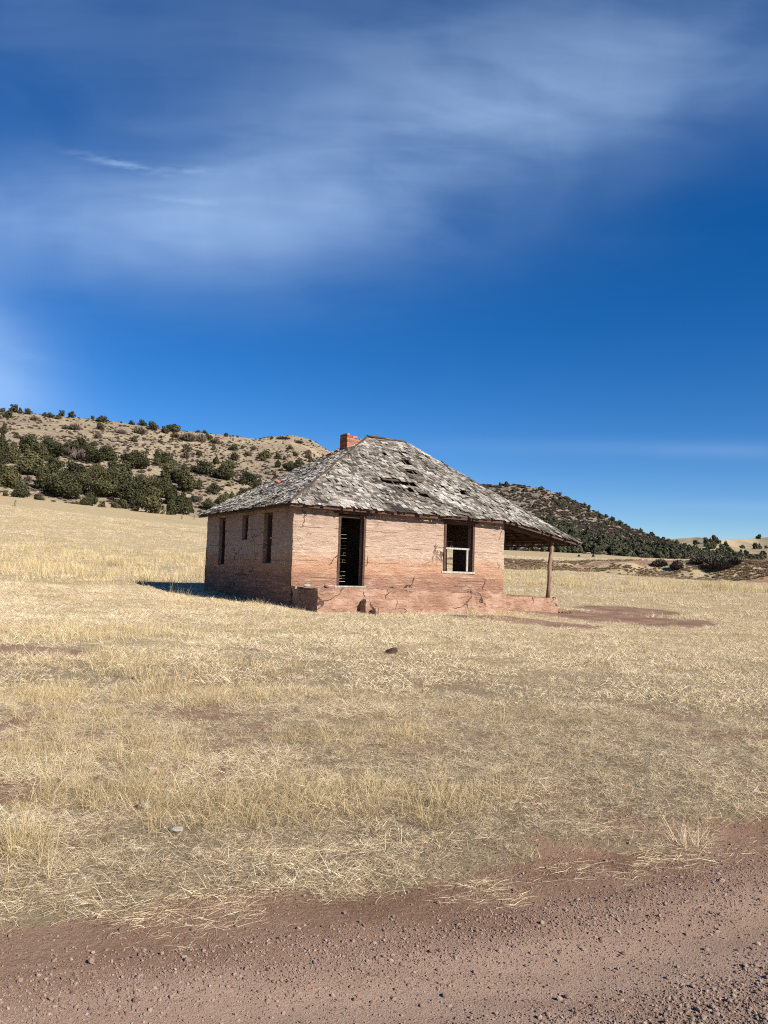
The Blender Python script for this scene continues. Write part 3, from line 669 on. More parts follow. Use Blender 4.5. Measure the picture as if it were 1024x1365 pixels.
# roof
OH = .28; EZ = 2.30
C0 = (-OH, -OH, EZ); K = (7.62, -OH, EZ - .02); P1 = (10.91, -OH, 1.69); R0 = (4.475, 3.82, 5.26); R1 = (6.05, 3.82, 5.26)
C1 = (-OH, LY + OH, EZ); K2 = (7.62, LY + OH, EZ - .02); P2 = (10.91, LY + OH, 1.69)
def facet(name, poly, seed, hole, tonebias=0., skew=.6):
    p = [Vector(q) for q in poly]; u_ = (p[1] - p[0]).normalized(); n_ = (p[1] - p[0]).cross(p[-1] - p[0]).normalized()
    if n_.z < 0: n_ = -n_
    v_ = n_.cross(u_); o_ = p[0]; P2d = [((q - o_).dot(u_), (q - o_).dot(v_)) for q in p]
    r_ = np.random.RandomState(seed); vmax = max(q[1] for q in P2d)
    def span(v):
        v = min(max(v, 1e-4), vmax - 1e-4); xs = []
        for (xa, ya), (xb, yb) in zip(P2d, P2d[1:] + P2d[:1]):
            if (ya - v) * (yb - v) <= 0 and abs(ya - yb) > 1e-9: xs.append(xa + (xb - xa) * (v - ya) / (yb - ya))
        return (min(xs), max(xs)) if len(xs) > 1 else (0, 0)
    S = MB(); e_ = .115; row = 0; v0 = -.04
    at = lambda a_, b_, h_: o_ + u_ * a_ + v_ * b_ + n_ * h_
    while v0 < vmax - .02:
        ua, ub = span(v0 + .03); x = ua - r_.uniform(0, .1)
        sag = r_.uniform(-.01, .01)
        while x < ub:
            w_ = r_.choice([.07, .09, .11, .14, .19]) * r_.uniform(.85, 1.15)
            cx, cy = x + w_ / 2, v0 + e_ / 2
            k_ = hole(cx, cy, r_)
            if k_ < 1 and r_.rand() > .03:
                vb = v0 + sag + r_.uniform(-.022, .022) + (.06 if r_.rand() < .07 else 0) - (.05 if v0 < .02 and r_.rand() < .25 else 0); vt = min(v0 + .34, vmax)
                a0, a1 = span(max(vb, .01)); t0, t1 = span(vt)
                
                while vt > vb + .14 and hole(cx, vt - .03, r_): vt -= .03
                t0, t1 = span(vt); lo = .036 + r_.uniform(-.006, .016) + (.035 if r_.rand() < .08 else 0); g = .006
                sk = r_.uniform(-.012, .012) * (3 if r_.rand() < .05 else 1)
                xl, xr = x + .003, x + w_ - .003
                bl, br = max(xl + sk, a0), min(xr + sk, a1); tl, tr = max(xl, t0), min(xr, t1)
                if br - bl > .015:
                    if tr - tl < .004: tl = tr = min(max((tl + tr) / 2, t0), t1); tr += .004
                    cup = r_.uniform(-.006, .010)
                    th_ = .011
                    vs_ = [at(bl, vb, lo + cup), at(br, vb + r_.uniform(-.006, .006), lo + r_.uniform(-.004, .01)), at(tr, vt, g + .004), at(tl, vt, g + .004),
                           at(bl, vb, lo - th_), at(br, vb, lo - th_), at(tr, vt, g - .004), at(tl, vt, g - .004)]
                    q = fbm((cx + cy * skew) * 1.1, cy * .8, 0, 3, seed) * 1.1 + fbm((cx + cy * skew * 1.2) * 3.2, cy * 1.6, 0, 2, seed + 4) * .75
                    tone = .415 + tonebias + float(q) * .38 + r_.normal() * .145 + (.22 if cy > vmax * .84 else 0) + (r_.rand() < .03) * -.35
                    if v0 < .09: tone -= .30 * float(sstep(vnoise(cx * .8, seed * 1.7, 0, 8), .1, .35)) + .03
                    ro = r_.uniform(0, 9); uv = [(bl + ro, vb, ro), (br + ro, vb, ro), (tr + ro, vt, ro), (tl + ro, vt, ro)] * 2
                    S.add(vs_, [(0, 1, 2, 3), (0, 4, 5, 1), (1, 5, 6, 2), (0, 3, 7, 4), (4, 7, 6, 5)], min(max(tone, .02), .98), uv)
            x += w_
        v0 += e_ * r_.uniform(.96, 1.04); row += 1
    sh = S.build('roof_slope', M['shingle'], house)
    D = MB(); v = .02                                               # gapped sheathing boards underneath
    while v < vmax - .06:
        a0, a1 = span(v + .06)
        if a1 - a0 > .15:
            x = a0
            while x < a1 - .05:
                e2 = min(a1, x + r_.uniform(1.6, 3.4)); cells = np.arange(x, e2, .1); run = None
                for c_ in list(cells) + [None]:
                    ok_ = c_ is not None and hole(c_ + .05, v + .06, r_) < 2
                    if ok_ and run is None: run = c_
                    if not ok_ and run is not None:
                        xa, xb = run + .004, (e2 if c_ is None else c_) - .004; run = None
                        l2 = [at(xa, v, -.030), at(xb, v, -.030), at(xb, v + .125, -.030), at(xa, v + .125, -.030), at(xa, v, -.008), at(xb, v, -.008), at(xb, v + .125, -.008), at(xa, v + .125, -.008)]
                        D.add(l2, [(3, 2, 1, 0), (4, 5, 6, 7), (0, 1, 5, 4), (1, 2, 6, 5), (2, 3, 7, 6), (3, 0, 4, 7)])
                x = e2
        v += .165 if r_.rand() < .8 else .20
    D.build('sheathing', M['deck'], sh)
    return sh
# holes in the front slope, placed on its plane
fn = (Vector(K) - Vector(C0)).cross(Vector(R0) - Vector(C0)).normalized()
fu = (Vector(K) - Vector(C0)).normalized(); fv = fn.cross(fu)
def on_front(px, py):
    d = Vector(hray(px, py)); c_ = Vector(HCAM); t_ = (Vector(C0) - c_).dot(fn) / d.dot(fn); q = c_ + d * t_ - Vector(C0); return q.dot(fu), q.dot(fv)
HO = [(on_front(525, 643), .55, .17), (on_front(545, 646), .40, .14), (on_front(541, 617), .17, .24), (on_front(550, 630), .30, .15), (on_front(547, 654), .26, .13), (on_front(534, 606), .40, .10),
      (on_front(617, 658), .24, .15), (on_front(566, 661), .24, .12), (on_front(511, 606), .16, .10), (on_front(591, 650), .12, .10)]
def hole_front(x, y, r_):
    for i, (c_, a_, b_) in enumerate(HO):
        q = math.hypot((x - c_[0]) / a_, (y - c_[1]) / b_)
        if q < 1: return 2
    return 0
nohole = lambda x, y, r_: 0
facet('front', [C0, K, R1, R0], 11, hole_front)
facet('front_wing', [K, P1, R1], 12, nohole, .10)
facet('left', [C1, C0, R0], 13, nohole, .20, -.5)
facet('right', [P1, P2, R1], 14, nohole)
facet('back', [K2, C1, R0, R1], 15, nohole)
facet('back_wing', [P2, K2, R1], 16, nohole)
# trims: fascia boards along the eaves, hip and ridge caps, rafters, porch beam
b = MB()
for p, q in ((C0, K), (K, P1), (C1, C0), (P1, P2)):
    p, q = Vector(p), Vector(q); n_ = max(1, int((q - p).length / 2.1)); ins = Vector((0, .035, 0)) if abs(p.y - q.y) < .1 else Vector((.035 if p.x < 0 else -.035, 0, 0))
    for k_ in range(n_):
        a_ = p.lerp(q, k_ / n_ + .002) + ins + Vector((0, 0, -.058 - .012 * (k_ % 2))); c_ = p.lerp(q, (k_ + 1) / n_ - .002) + ins + Vector((0, 0, -.058 - .012 * (k_ % 2) - rs.uniform(0, .015)))
        b.beam(a_, c_, .024, .06, jit=.005, seg=4)
b.build('fascia', M['trim'], house)
b = MB()
for p, q, w_ in ((C0, R0, .085),):
    p, q = Vector(p), Vector(q)
    b.beam(p + Vector((0, 0, .04)), q + Vector((0, 0, .04)), w_, .018, jit=.012, seg=26)
b.build('hip_cap', M['deck'], house)
b = MB(); b.beam(Vector(R0) + Vector((-.05, -.06, .035)), Vector(R1) + Vector((.0, -.06, -.0)), .14, .022, up=(0, -.5, 1), jit=.008, seg=5)
b.beam(Vector(R0) + Vector((0, .07, .03)), Vector(R1) + Vector((.0, .07, -.01)), .14, .022, up=(0, .5, 1)); b.build('ridge_cap', M['deck'], house)
b = MB(); dn = Vector((0, 0, -.085))
for x in np.arange(.3, 7.5, .62):
    yt = 3.8 if 4.47 < x < 6.05 else (3.8 * (x + OH) / 4.75 if x <= 4.47 else 3.8 * max(0.2, (10.9 - x) / 4.85))
    b.beam((x, -.2, EZ + .055 - .10), (x, yt, EZ + (yt + OH) * .722 - .10), .045, .09)
    b.beam((x, LY + .2, EZ + .055 - .10), (x, LY - yt, EZ + (yt + OH) * .722 - .10), .045, .09)
for y in np.arange(.2, 7.6, .6):
    f_ = 1 - abs(y - 3.82) / 4.1
    b.beam((10.8, y, 1.69 + .08 - .11), (10.8 - 4.75 * f_, y, 1.69 + .08 + 3.5 * f_ - .11), .045, .09)
    b.beam((-.2, y, EZ - .05), (-.2 + 4.6 * f_, y, EZ - .05 + 2.9 * f_), .045, .09)
b.build('rafter_frame', M['deck'], house)
b = MB(); b.beam((7.75, .08, 2.15), (10.6, .08, 1.66), .09, .12); b.beam((9.98, .16, 1.80), (9.98, 7.4, 1.80), .09, .11)
b.build('porch_beam', M['deck'], house)
pt, pb = on_y(736.4, 719, .10), on_y(730.3, 796, .10)
b = MB(); m1 = pb * .45 + pt * .55 + np.array([-.035, 0, 0])
b.tube([pb - np.array([0, 0, .03]), pb * .75 + pt * .25 + np.array([.02, 0, 0]), m1, pb * .2 + pt * .8, pt + np.array([0, 0, .05])], [.078, .074, .072, .068, .066], 9)
b.build('porch_post', M['post'], house, True)
b = MB(); b.tube([(9.95, 7.3, -.25), (9.98, 7.3, 1.76)], [.075, .065], 9); b.build('porch_post', M['post'], house, True)
# chimney of separate bricks with a broken top
def chimney():
    b = MB(); L_, Hb, Wd = .205, .066, .1; r_ = np.random.RandomState(5)
    x0, x1, y0, y1 = 3.50, 4.22, 3.55, 4.10
    z = 4.35; row = 0
    while z < 5.34:
        top = lambda x: 5.17 - (0 if x < 3.82 else .15) - .06 * math.sin(x * 21)
        for side in range(4):
            a_, b_ = (x0, x1) if side in (0, 2) else (y0 + Wd, y1 - Wd)
            t_ = a_ - (L_ / 2 if row % 2 else 0)
            while t_ < b_ - .01:
                s_, e2 = max(t_, a_), min(t_ + L_, b_)
                cx = (s_ + e2) / 2
                c_ = [(cx, y0 + Wd / 2), (x1 - Wd / 2, cx), (cx, y1 - Wd / 2), (x0 + Wd / 2, cx)][side]
                if e2 - s_ > .03 and z < top(c_[0]) + r_.uniform(-.02, .02):
                    sz = (e2 - s_ - .010, Wd, Hb) if side in (0, 2) else (Wd, e2 - s_ - .010, Hb)
                    b.box((c_[0] + r_.uniform(-.006, .006), c_[1] + r_.uniform(-.006, .006), z + Hb / 2), sz, Matrix.Rotation(r_.uniform(-.03, .03), 3, 'Z'), .003, float(r_.rand()))
                t_ += L_
        z += Hb + .009; row += 1
    ch = b.build('chimney', M['brick'], house)
    b = MB(); b.box(((x0 + x1) / 2, (y0 + y1) / 2, 4.68), (x1 - x0 - .03, y1 - y0 - .03, .78)); b.build('mortar_core', M['slab'], ch)
chimney()
# door and window frames
def frame(name, axis, a0, a1, z0, z1, depth, mat, w_=.07, sill=True, head=.08):
    """axis 'y': opening in a wall facing -Y at Y=depth; axis 'x': facing -X"""
    b = MB(); t_ = .10
    def bx(a_, b_, c_, d_): 
        ce = ((a_ + b_) / 2, (c_ + d_) / 2); sz = (b_ - a_, d_ - c_)
        if axis == 'y': b.box((ce[0], depth + t_ / 2, ce[1]), (sz[0], t_, sz[1]), jit=.003)
        else: b.box((depth + t_ / 2, ce[0], ce[1]), (t_, sz[0], sz[1]), jit=.003)
    bx(a0 + .004, a0 + w_, z0 + .03, z1 - head); bx(a1 - w_, a1 - .004, z0 + .03, z1 - head); bx(a0 + .004, a1 - .004, z1 - head + .002, z1 - .004)
    f_ = b.build(name, mat, house)
    if sill:
        b = MB(); bx(a0 - .05, a1 + .05, z0 - .035, z0 + .027)
        b.build('sill', M['sash'], f_)
    return f_
frame('door_frame', 'y', 1.43, 2.35, 0, 2.10, -.02, M['trim'], .075)
wf = frame('window_frame', 'y', 5.21, 6.435, .53, 2.12, -.02, M['trim'], .085, head=.07)
b = MB(); y_ = .12
b.box((5.80, y_, 1.29), (1.02, .04, .055)); b.box((6.235, y_, .92), (.07, .035, .70)); b.build('sash', M['sash'], wf)
frame('window_frame', 'x', 5.62, 6.28, .51, 2.12, .12, M['trim'], .05)
frame('window_frame', 'x', 3.52, 4.05, 1.34, 2.13, .12, M['trim'], .05)
wf = frame('window_frame', 'x', 1.53, 2.18, .60, 2.15, .12, M['trim'], .06)
b = MB(); b.box((.20, 1.855, 1.38), (.04, .52, .045)); b.box((.205, 1.95, 1.77), (.03, .045, .68)); b.build('sash', M['sash'], wf)
# header boards above the openings
for lx_, lw_ in ((5.82, 1.5), (1.9, 1.3)): b = MB(); b.box((lx_, -.045, 2.155), (lw_, .03, .065), jit=.003); b.build('lintel', M['trim'], house)

# loose bricks on the left roof slope and stones fallen from the platform
def left_slope_pt(px, py):
    n_ = (Vector(C0) - Vector(C1)).cross(Vector(R0) - Vector(C1)).normalized(); d = Vector(hray(px, py)); c_ = Vector(HCAM)
    return c_ + d * ((Vector(C0) - c_).dot(n_) / d.dot(n_)), n_
for i, (px, py, lab) in enumerate(((452, 603, 'broken red brick lying on the roof right below the chimney'), (445, 606, 'red brick fallen on the roof slope left of the broken brick under the chimney'),
                                   (433, 610, 'orange brick resting on the roof slope midway down from the chimney'), (372, 645, 'single red brick lying low on the left roof slope'))):
    p, n_ = left_slope_pt(px, py)
    b = MB(); b.box((0, 0, 0), (.21, .10, .075) if i % 2 else (.17, .11, .07), jit=.012, a=.6); o = b.build('brick', M['brick'])
    q = p + n_ * .075; o.location = h2w(*q); o.rotation_euler = (R(12 * i), R(-26), R(HYAW + 37 * i + 20)); tag(o, lab, 'brick', 'loose bricks on the roof')
for i, (X_, Y_, s_, lab) in enumerate(((10.35, .1, .19, 'reddish stone fallen at the broken right end of the porch slab'), (10.66, -.08, .13, 'small reddish stone lying outermost right of the porch slab'),
                                       (10.3, -.22, .12, 'flat reddish stone lying in front of the broken porch slab end'), (.22, -.55, .10, 'pale chunk of rubble on the left end of the front platform'), (.5, -1.2, .08, 'small dark chunk of rubble near the front edge of the platform'))):
    x, y, z = h2w(X_, Y_); z = float(ground_z(x, y)) + s_ * .3 if i < 3 else HZ + s_ * .3
    o = ob('fallen_stone', rock_mesh('fallen_stone', M['slab'] if i != 3 else M['pale'], 40 + i, 2, .4, .62), None, (x, y, z)); o.scale = (s_ * 1.3, s_, s_); o.rotation_euler = (0, 0, i * 1.3)
    tag(o, lab, 'stone', 'stones fallen from the house')

# ------------------------------------------------------------------ junipers and shrubs
def crown_arrays(seed, wid, hgt, n, leaf, lobes=9, cone=.0):
    r_ = np.random.RandomState(seed); V_ = []; tone = []
    L_ = []
    for k_ in range(lobes):
        f_ = (k_ + .5) / lobes; zc = hgt * (.16 + .68 * f_); rad_ = wid / 2 * (1 - cone * f_) * (1 - .75 * max(0, f_ - .45) ** 1.3)
        a_ = r_.uniform(0, 6.283); q = rad_ * r_.uniform(.25, .62)
        L_.append((q * math.cos(a_), q * math.sin(a_), zc * r_.uniform(.85, 1.1), rad_ * r_.uniform(.48, .68), hgt * r_.uniform(.16, .25), r_.uniform(-.16, .16)))
    L_.append((0, 0, hgt * .42, wid * .36, hgt * .40, 0))
    vol = np.array([l[3] ** 2 * l[4] for l in L_]) ** .7; pick = r_.choice(len(L_), n, p=vol / vol.sum())
    for k_ in pick:
        cx, cy, cz, a_, c_, tb = L_[k_]; d = r_.normal(size=3); d /= np.linalg.norm(d); q = r_.uniform(.45, 1.0) ** .5 * (1 + .22 * float(vnoise(d[0] * 3 + k_, d[1] * 3, d[2] * 3, seed)))
        p = np.array([cx + d[0] * a_ * q, cy + d[1] * a_ * q, cz + d[2] * c_ * q])
        if p[2] < .02: p[2] = r_.uniform(.0, .25) * hgt * .3
        nrm = d * np.array([1, 1, 1.1]) + np.array([0, 0, .15]) + r_.normal(size=3) * .32; nrm /= np.linalg.norm(nrm)
        t1 = np.cross(nrm, r_.normal(size=3)); t1 /= np.linalg.norm(t1); t2 = np.cross(nrm, t1); s_ = leaf * r_.uniform(.6, 1.35)
        t1 *= s_ * .5; t2 *= s_ * r_.uniform(.3, .55); bend = nrm * s_ * .12
        V_ += [p - t1 - t2 * .4, p + t1 * .2 - t2, p + t1 - bend, p + t2]
        tone += [min(1, max(0, .42 + tb + r_.normal() * .2))] * 4
    V_ = np.array(V_); F_ = np.arange(len(V_)).reshape(-1, 4)
    return V_, F_, np.array(tone)
def trunk_arrays(seed, hgt, wid):
    r_ = np.random.RandomState(seed); b = MB()
    b.tube([(0, 0, -.25), (.05, .02, hgt * .18), (.02, -.06, hgt * .4), (.08, .04, hgt * .75)], [.16, .12, .09, .03], 6)
    for k_ in range(4):
        a_ = r_.uniform(0, 6.28); z0 = hgt * r_.uniform(.06, .35)
        b.tube([(0, 0, z0), (wid * .18 * math.cos(a_), wid * .18 * math.sin(a_), z0 + hgt * .12), (wid * .36 * math.cos(a_), wid * .36 * math.sin(a_), z0 + hgt * .22)], [.07, .05, .02], 5)
    return np.array(b.v), b.f
SHAPES = [(1.0, 1.0, .0), (1.25, 1.0, .05), (1.0, 1.15, .25), (.8, 1.2, .45), (1.45, 1.0, .0), (.9, 1.0, .3)]     # width, height, taper
crown_me, trunk_me, whole_me, far_me = [], [], [], []
for i, (w_, h_, cone) in enumerate(SHAPES):
    w_ *= 4; h_ *= 4
    V_, F_, tn = crown_arrays(100 + i, w_, h_, 2700, .29, 12, cone)
    crown_me.append(mesh('juniper_crown', V_, F_, [M['juniper']], {'tone': tn}))
    tv, tf = trunk_arrays(i, h_, w_); trunk_me.append(mesh('juniper_trunk', tv, tf, [M['bark']]))
    V2, F2, tn2 = crown_arrays(200 + i, w_, h_, 900, .52, 9, cone)
    me = mesh('small_juniper', np.concatenate([V2, tv]), [tuple(f) for f in F2] + [tuple(int(q) + len(V2) for q in f) for f in tf], [M['juniper'], M['bark']], {'tone': np.concatenate([tn2, np.zeros(len(tv))])}, midx=[0] * len(F2) + [1] * len(tf))
    whole_me.append(me)
    V3, F3, tn3 = crown_arrays(300 + i, w_, h_, 420, .78, 8, cone)
    far_me.append(mesh('far_juniper', np.concatenate([V3, tv]), [tuple(f) for f in F3] + [tuple(int(q) + len(V3) for q in f) for f in tf], [M['farjuniper'], M['bark']], {'tone': np.concatenate([tn3, np.zeros(len(tv))])}, midx=[0] * len(F3) + [1] * len(tf)))
def scrub_mesh(seed, w_=1.0, h_=.6, n=260, mat='scrub'):
    r_ = np.random.RandomState(seed); V_ = []; tn = []
    for k_ in range(n):
        a_ = r_.uniform(0, 6.283); q = r_.rand() ** .6 * w_ / 2; el = r_.uniform(.3, 1.0)
        p0 = np.array([q * .5 * math.cos(a_), q * .5 * math.sin(a_), 0.]); p1 = np.array([q * 1.05 * math.cos(a_ + r_.normal() * .3), q * 1.05 * math.sin(a_), h_ * el * math.sqrt(max(.05, 1 - (q / w_ * 2) ** 2 * .8))])
        sd = np.cross(p1 - p0, r_.normal(size=3)); sd /= np.linalg.norm(sd) + 1e-6; ww = w_ * .03
        V_ += [p0 - sd * ww, p0 + sd * ww, p1 + sd * ww * .6, p1 - sd * ww * .6]; tn += [min(1, max(0, .45 + r_.normal() * .2))] * 4
    return mesh('scrub', np.array(V_), np.arange(len(V_)).reshape(-1, 4), [M[mat]], {'tone': tn})
scrub_me = [scrub_mesh(500 + i, 1.0, .55 + .08 * i) for i in range(4)]

A3 = lambda *l: [(x * .2539, 530 + y * .2539, w_ * .2539, h_ * .2539) for x, y, w_, h_ in l]
A4 = lambda *l: [(200 + x * .2539, 530 + y * .2539, w_ * .2539, h_ * .2539) for x, y, w_, h_ in l]
ZONES = {   # pixel base centre, width, height, in rows as they stand on the hill
 'sky': A3((12, 78, 28, 25), (75, 78, 42, 38), (107, 82, 24, 28), (148, 87, 42, 30), (45, 107, 50, 40), (232, 97, 28, 20), (268, 104, 36, 24), (326, 97, 32, 30), (308, 115, 30, 25), (376, 105, 34, 30), (485, 110, 20, 18), (542, 127, 68, 32),
           (690, 142, 32, 22), (638, 133, 12, 10), (745, 147, 50, 30), (805, 170, 60, 45), (865, 187, 40, 36), (885, 166, 34, 28), (925, 182, 56, 45)) + A4((398, 205, 26, 22), (640, 217, 16, 16), (842, 232, 14, 14), (460, 206, 14, 10), (250, 180, 30, 14), (285, 183, 30, 16)),
 'upper': A3((530, 168, 42, 38), (915, 210, 50, 28), (903, 226, 26, 18), (22, 190, 36, 60), (85, 203, 26, 22), (703, 232, 34, 32), (838, 237, 18, 18), (846, 214, 16, 16), (343, 260, 24, 26), (978, 290, 44, 46), (770, 295, 20, 20), (825, 310, 28, 40), (490, 255, 36, 30)),
 'mid': A4((310, 220, 45, 30), (255, 305, 38, 30), (334, 278, 26, 35), (440, 278, 56, 36), (484, 270, 20, 22), (440, 330, 52, 46), (374, 303, 18, 16), (605, 320, 70, 50), (592, 333, 40, 28), (672, 322, 38, 32), (672, 368, 42, 44), (730, 388, 72, 58), (785, 370, 60, 50), (765, 310, 34, 30), (735, 272, 36, 24), (850, 345, 42, 36), (612, 403, 22, 18), (652, 408, 22, 22), (705, 328, 20, 20)),
 'lower': A4((280, 405, 125, 78), (395, 432, 112, 112), (345, 350, 40, 44), (510, 457, 92, 78), (545, 467, 60, 42), (575, 457, 28, 40), (665, 432, 42, 32), (335, 507, 72, 62), (310, 595, 84, 66), (380, 562, 72, 62), (430, 530, 30, 42), (495, 522, 72, 52), (255, 482, 44, 58), (230, 550, 38, 36), (560, 485, 60, 36), (520, 500, 50, 34)),
 'thick': A3((5, 350, 75, 160), (70, 345, 85, 100), (150, 295, 105, 100), (165, 405, 135, 130), (215, 330, 90, 90), (265, 315, 130, 105), (280, 385, 95, 75), (410, 290, 105, 85), (385, 290, 60, 60), (490, 345, 110, 90), (460, 310, 60, 60), (570, 332, 85, 82), (540, 320, 60, 60), (700, 374, 135, 100), (735, 362, 105, 75), (640, 444, 140, 112), (600, 400, 80, 70), (390, 435, 125, 100), (230, 485, 115, 120), (330, 530, 155, 130), (280, 500, 110, 100), (270, 455, 120, 100), (410, 500, 110, 100), (440, 450, 100, 80),
             (520, 525, 145, 115), (510, 435, 115, 85), (560, 450, 90, 80), (600, 522, 155, 130), (690, 575, 140, 135), (650, 500, 110, 100), (790, 612, 155, 132), (740, 470, 90, 70), (760, 525, 130, 120), (820, 500, 100, 90), (850, 525, 130, 110), (895, 614, 64, 104), (955, 614, 92, 122), (910, 565, 100, 100), (870, 480, 70, 60), (20, 468, 90, 120), (70, 477, 92, 120), (865, 362, 112, 82), (820, 358, 50, 60), (890, 432, 100, 95), (975, 492, 115, 115), (940, 450, 80, 80), (972, 398, 52, 55), (1012, 480, 46, 60), (1018, 392, 34, 34)),
 'foot': A3((110, 537, 80, 78), (197, 549, 36, 30), (20, 611, 28, 28), (445, 569, 52, 52), (470, 593, 30, 36), (407, 561, 24, 20), (537, 586, 36, 33), (602, 580, 44, 44), (650, 582, 60, 50), (705, 611, 44, 32), (880, 636, 26, 22), (480, 557, 62, 62), (990, 602, 50, 70), (1012, 606, 24, 26), (66, 480, 20, 14))}
ORD = 'first second third fourth fifth sixth seventh eighth ninth tenth eleventh twelfth thirteenth fourteenth fifteenth sixteenth seventeenth eighteenth nineteenth twentieth'.split()
def ordinal(n):
    if n < 20: return ORD[n]
    return ['twenty', 'thirty', 'forty', 'fifty'][(n + 1) // 10 - 2] + ('-' + ORD[(n + 1) % 10 - 1] if (n + 1) % 10 else '')
ZL = {'sky': 'dark juniper on the skyline of the left hill, %s from the left', 'upper': 'juniper on the bare upper slope of the left hill, %s from the left',
      'mid': 'scattered juniper on the open slope beside the roof, %s from the left', 'lower': 'juniper on the lower slope between thicket and house roof, %s from left',
      'thick': 'bushy juniper in the dense thicket on the left hill, %s from left', 'foot': 'juniper at the grassy foot of the left hill, %s from left'}
rt = random.Random(4)
for zone, lst in ZONES.items():
    lst = sorted(lst)
    for k_, (px, py, wp, hp) in enumerate(lst):
        x, y, z, r_ = hill_at('left', px, py)
        d = math.hypot(r_, z - CAMZ); wm = wp * d / FPX * 1.03; hm = hp * d / FPX * 1.03
        asp = wm / hm; i = min(range(6), key=lambda q: abs(SHAPES[q][0] / SHAPES[q][1] - asp) + rt.random() * .15)
        sx, sz = wm / (SHAPES[i][0] * 4) * 1.04, hm / (SHAPES[i][1] * 4) * 1.0
        big = hp > 13
        if big:
            o = bpy.data.objects.new('juniper_tree', None); C.objects.link(o); o.empty_display_size = .5
            ob('crown', crown_me[i], o); ob('trunk', trunk_me[i], o)
        else: o = ob('juniper_tree', whole_me[i])
        o.location = (x, y, z - .12); o.scale = (sx, sx, sz); o.rotation_euler = (0, 0, rt.uniform(0, 6.28))
        tag(o, ZL[zone] % ordinal(k_), 'tree', 'junipers on the left hill')
# scrub bushes one can tell apart on the left hill
for k_, (px, py, wp, hp) in enumerate(sorted(A3((395, 170, 62, 32), (345, 165, 40, 22), (515, 215, 44, 26), (145, 440, 42, 30), (380, 572, 42, 14), (215, 576, 38, 13), (278, 583, 26, 10), (735, 190, 82, 30), (640, 190, 50, 24), (985, 225, 92, 42), (180, 120, 50, 18), (100, 215, 50, 20), (360, 310, 110, 40), (420, 330, 90, 46), (540, 598, 34, 10), (345, 585, 20, 8)) +
                                      A4((205, 230, 70, 40), (270, 232, 60, 34), (340, 240, 60, 30), (190, 320, 40, 34), (510, 305, 46, 20), (545, 275, 34, 20), (780, 240, 50, 16), (700, 218, 80, 14), (830, 300, 40, 24), (410, 465, 40, 14), (262, 545, 34, 30), (830, 320, 40, 30)))):
    x, y, z, r_ = hill_at('left', px, py); d = math.hypot(r_, z - CAMZ); wm, hm = wp * d / FPX, hp * d / FPX
    o = ob('scrub_bush', scrub_me[k_ % 4], None, (x, y, z - .05)); o.scale = (wm, wm, hm / .6 * 1.1); o.rotation_euler = (0, 0, rt.uniform(0, 6.28))
    tag(o, 'low grey-brown leafless scrub bush on the left hill, %s from left' % ordinal(k_), 'bush', 'scrub bushes on the left hill')
# right hill: individual junipers where the photograph shows them largest, the rest as one woodland
def right_pts(n, seed):
    r_ = np.random.RandomState(seed); out = []
    cx, ce = RC
    while len(out) < n:
        px = r_.uniform(630, 1010); th, _ = azel(px, 700)
        h = HILLS['right']; t_ = r_.rand(); rb, rc = float(h['rb'](th)), float(h['rc'](th))
        r1 = rb + (rc - rb) * t_; x, y = r1 * math.sin(R(th)), r1 * math.cos(R(th))
        dn_ = .20 + .95 * float(sstep(px, 700, 860)) * (1 - t_) ** 1.0 + .55 * (1 - float(sstep(t_, .12, .34))) + .45 * float(sstep(t_, .93, 1.0))
        dn_ *= .55 + .9 * float(sstep(fbm(x / 28, y / 28, 0, 3, 91), -.15, .25))
        if th < 19.5 and t_ < .05: dn_ *= .5
        if r_.rand() < dn_: out.append((th, r1, t_, px))
    return out
pts = right_pts(900, 6); pts.sort(key=lambda q: q[1] - (60 if q[2] > .95 else 0))
RL = {'low': 'dark green juniper among many along the foot of the right hill', 'mid': 'small dark juniper among many on the stony slope of the right hill', 'top': 'dark juniper among many along the skyline of the right hill'}
rest = []
for k_, (th, r1, t_, px) in enumerate(pts):
    x, y = r1 * math.sin(R(th)), r1 * math.cos(R(th)); z = max(float(hill_z('right', th, r1)), float(base_h(x, y)))
    s_ = rt.uniform(.5, 1.1) * (1.05 if t_ < .35 else .74)
    if k_ < 118:
        o = ob('juniper_tree', far_me[rt.choice((0, 1, 4, 5, 0, 2))], None, (x, y, z - .15)); o.scale = (s_, s_, s_ * .95); o.rotation_euler = (0, 0, rt.uniform(0, 6.28))
        zn = 'top' if t_ > .93 else ('low' if t_ < .4 else 'mid'); tag(o, RL[zn], 'tree', {'low': 'junipers along the foot of the right hill', 'mid': 'junipers on the right hill slope', 'top': 'junipers on the right hill skyline'}[zn])
    else: rest.append((x, y, z - .15, s_))
rest = np.array(rest)
far_r = np.random.RandomState(31); extra = []
while len(extra) < 260:                                            # trees on the distant hills
    th = far_r.uniform(18, 33); h = HILLS['far']; t_ = far_r.rand() ** 1.4; r1 = float(h['rb'](th)) * (1 - t_) + float(h['rc'](th)) * t_
    x, y = r1 * math.sin(R(th)), r1 * math.cos(R(th))
    if fbm(x / 60, y / 60, 0, 3, 93) > .0 - .15 * (1 - t_): extra.append((x, y, float(hill_z('far', th, r1)) - .2, far_r.uniform(.9, 1.7)))
rest = np.concatenate([rest, extra])
nr = len(rest); rr_ = np.random.RandomState(8)
scatter('hill_woodland', rest[:, :3], np.stack([np.zeros(nr), np.zeros(nr), rr_.uniform(0, 6.28, nr)], -1), np.repeat(rest[:, 3:4], 3, 1), np.array([0, 1, 4, 5, 0, 2])[rr_.randint(0, 6, nr)], far_me)
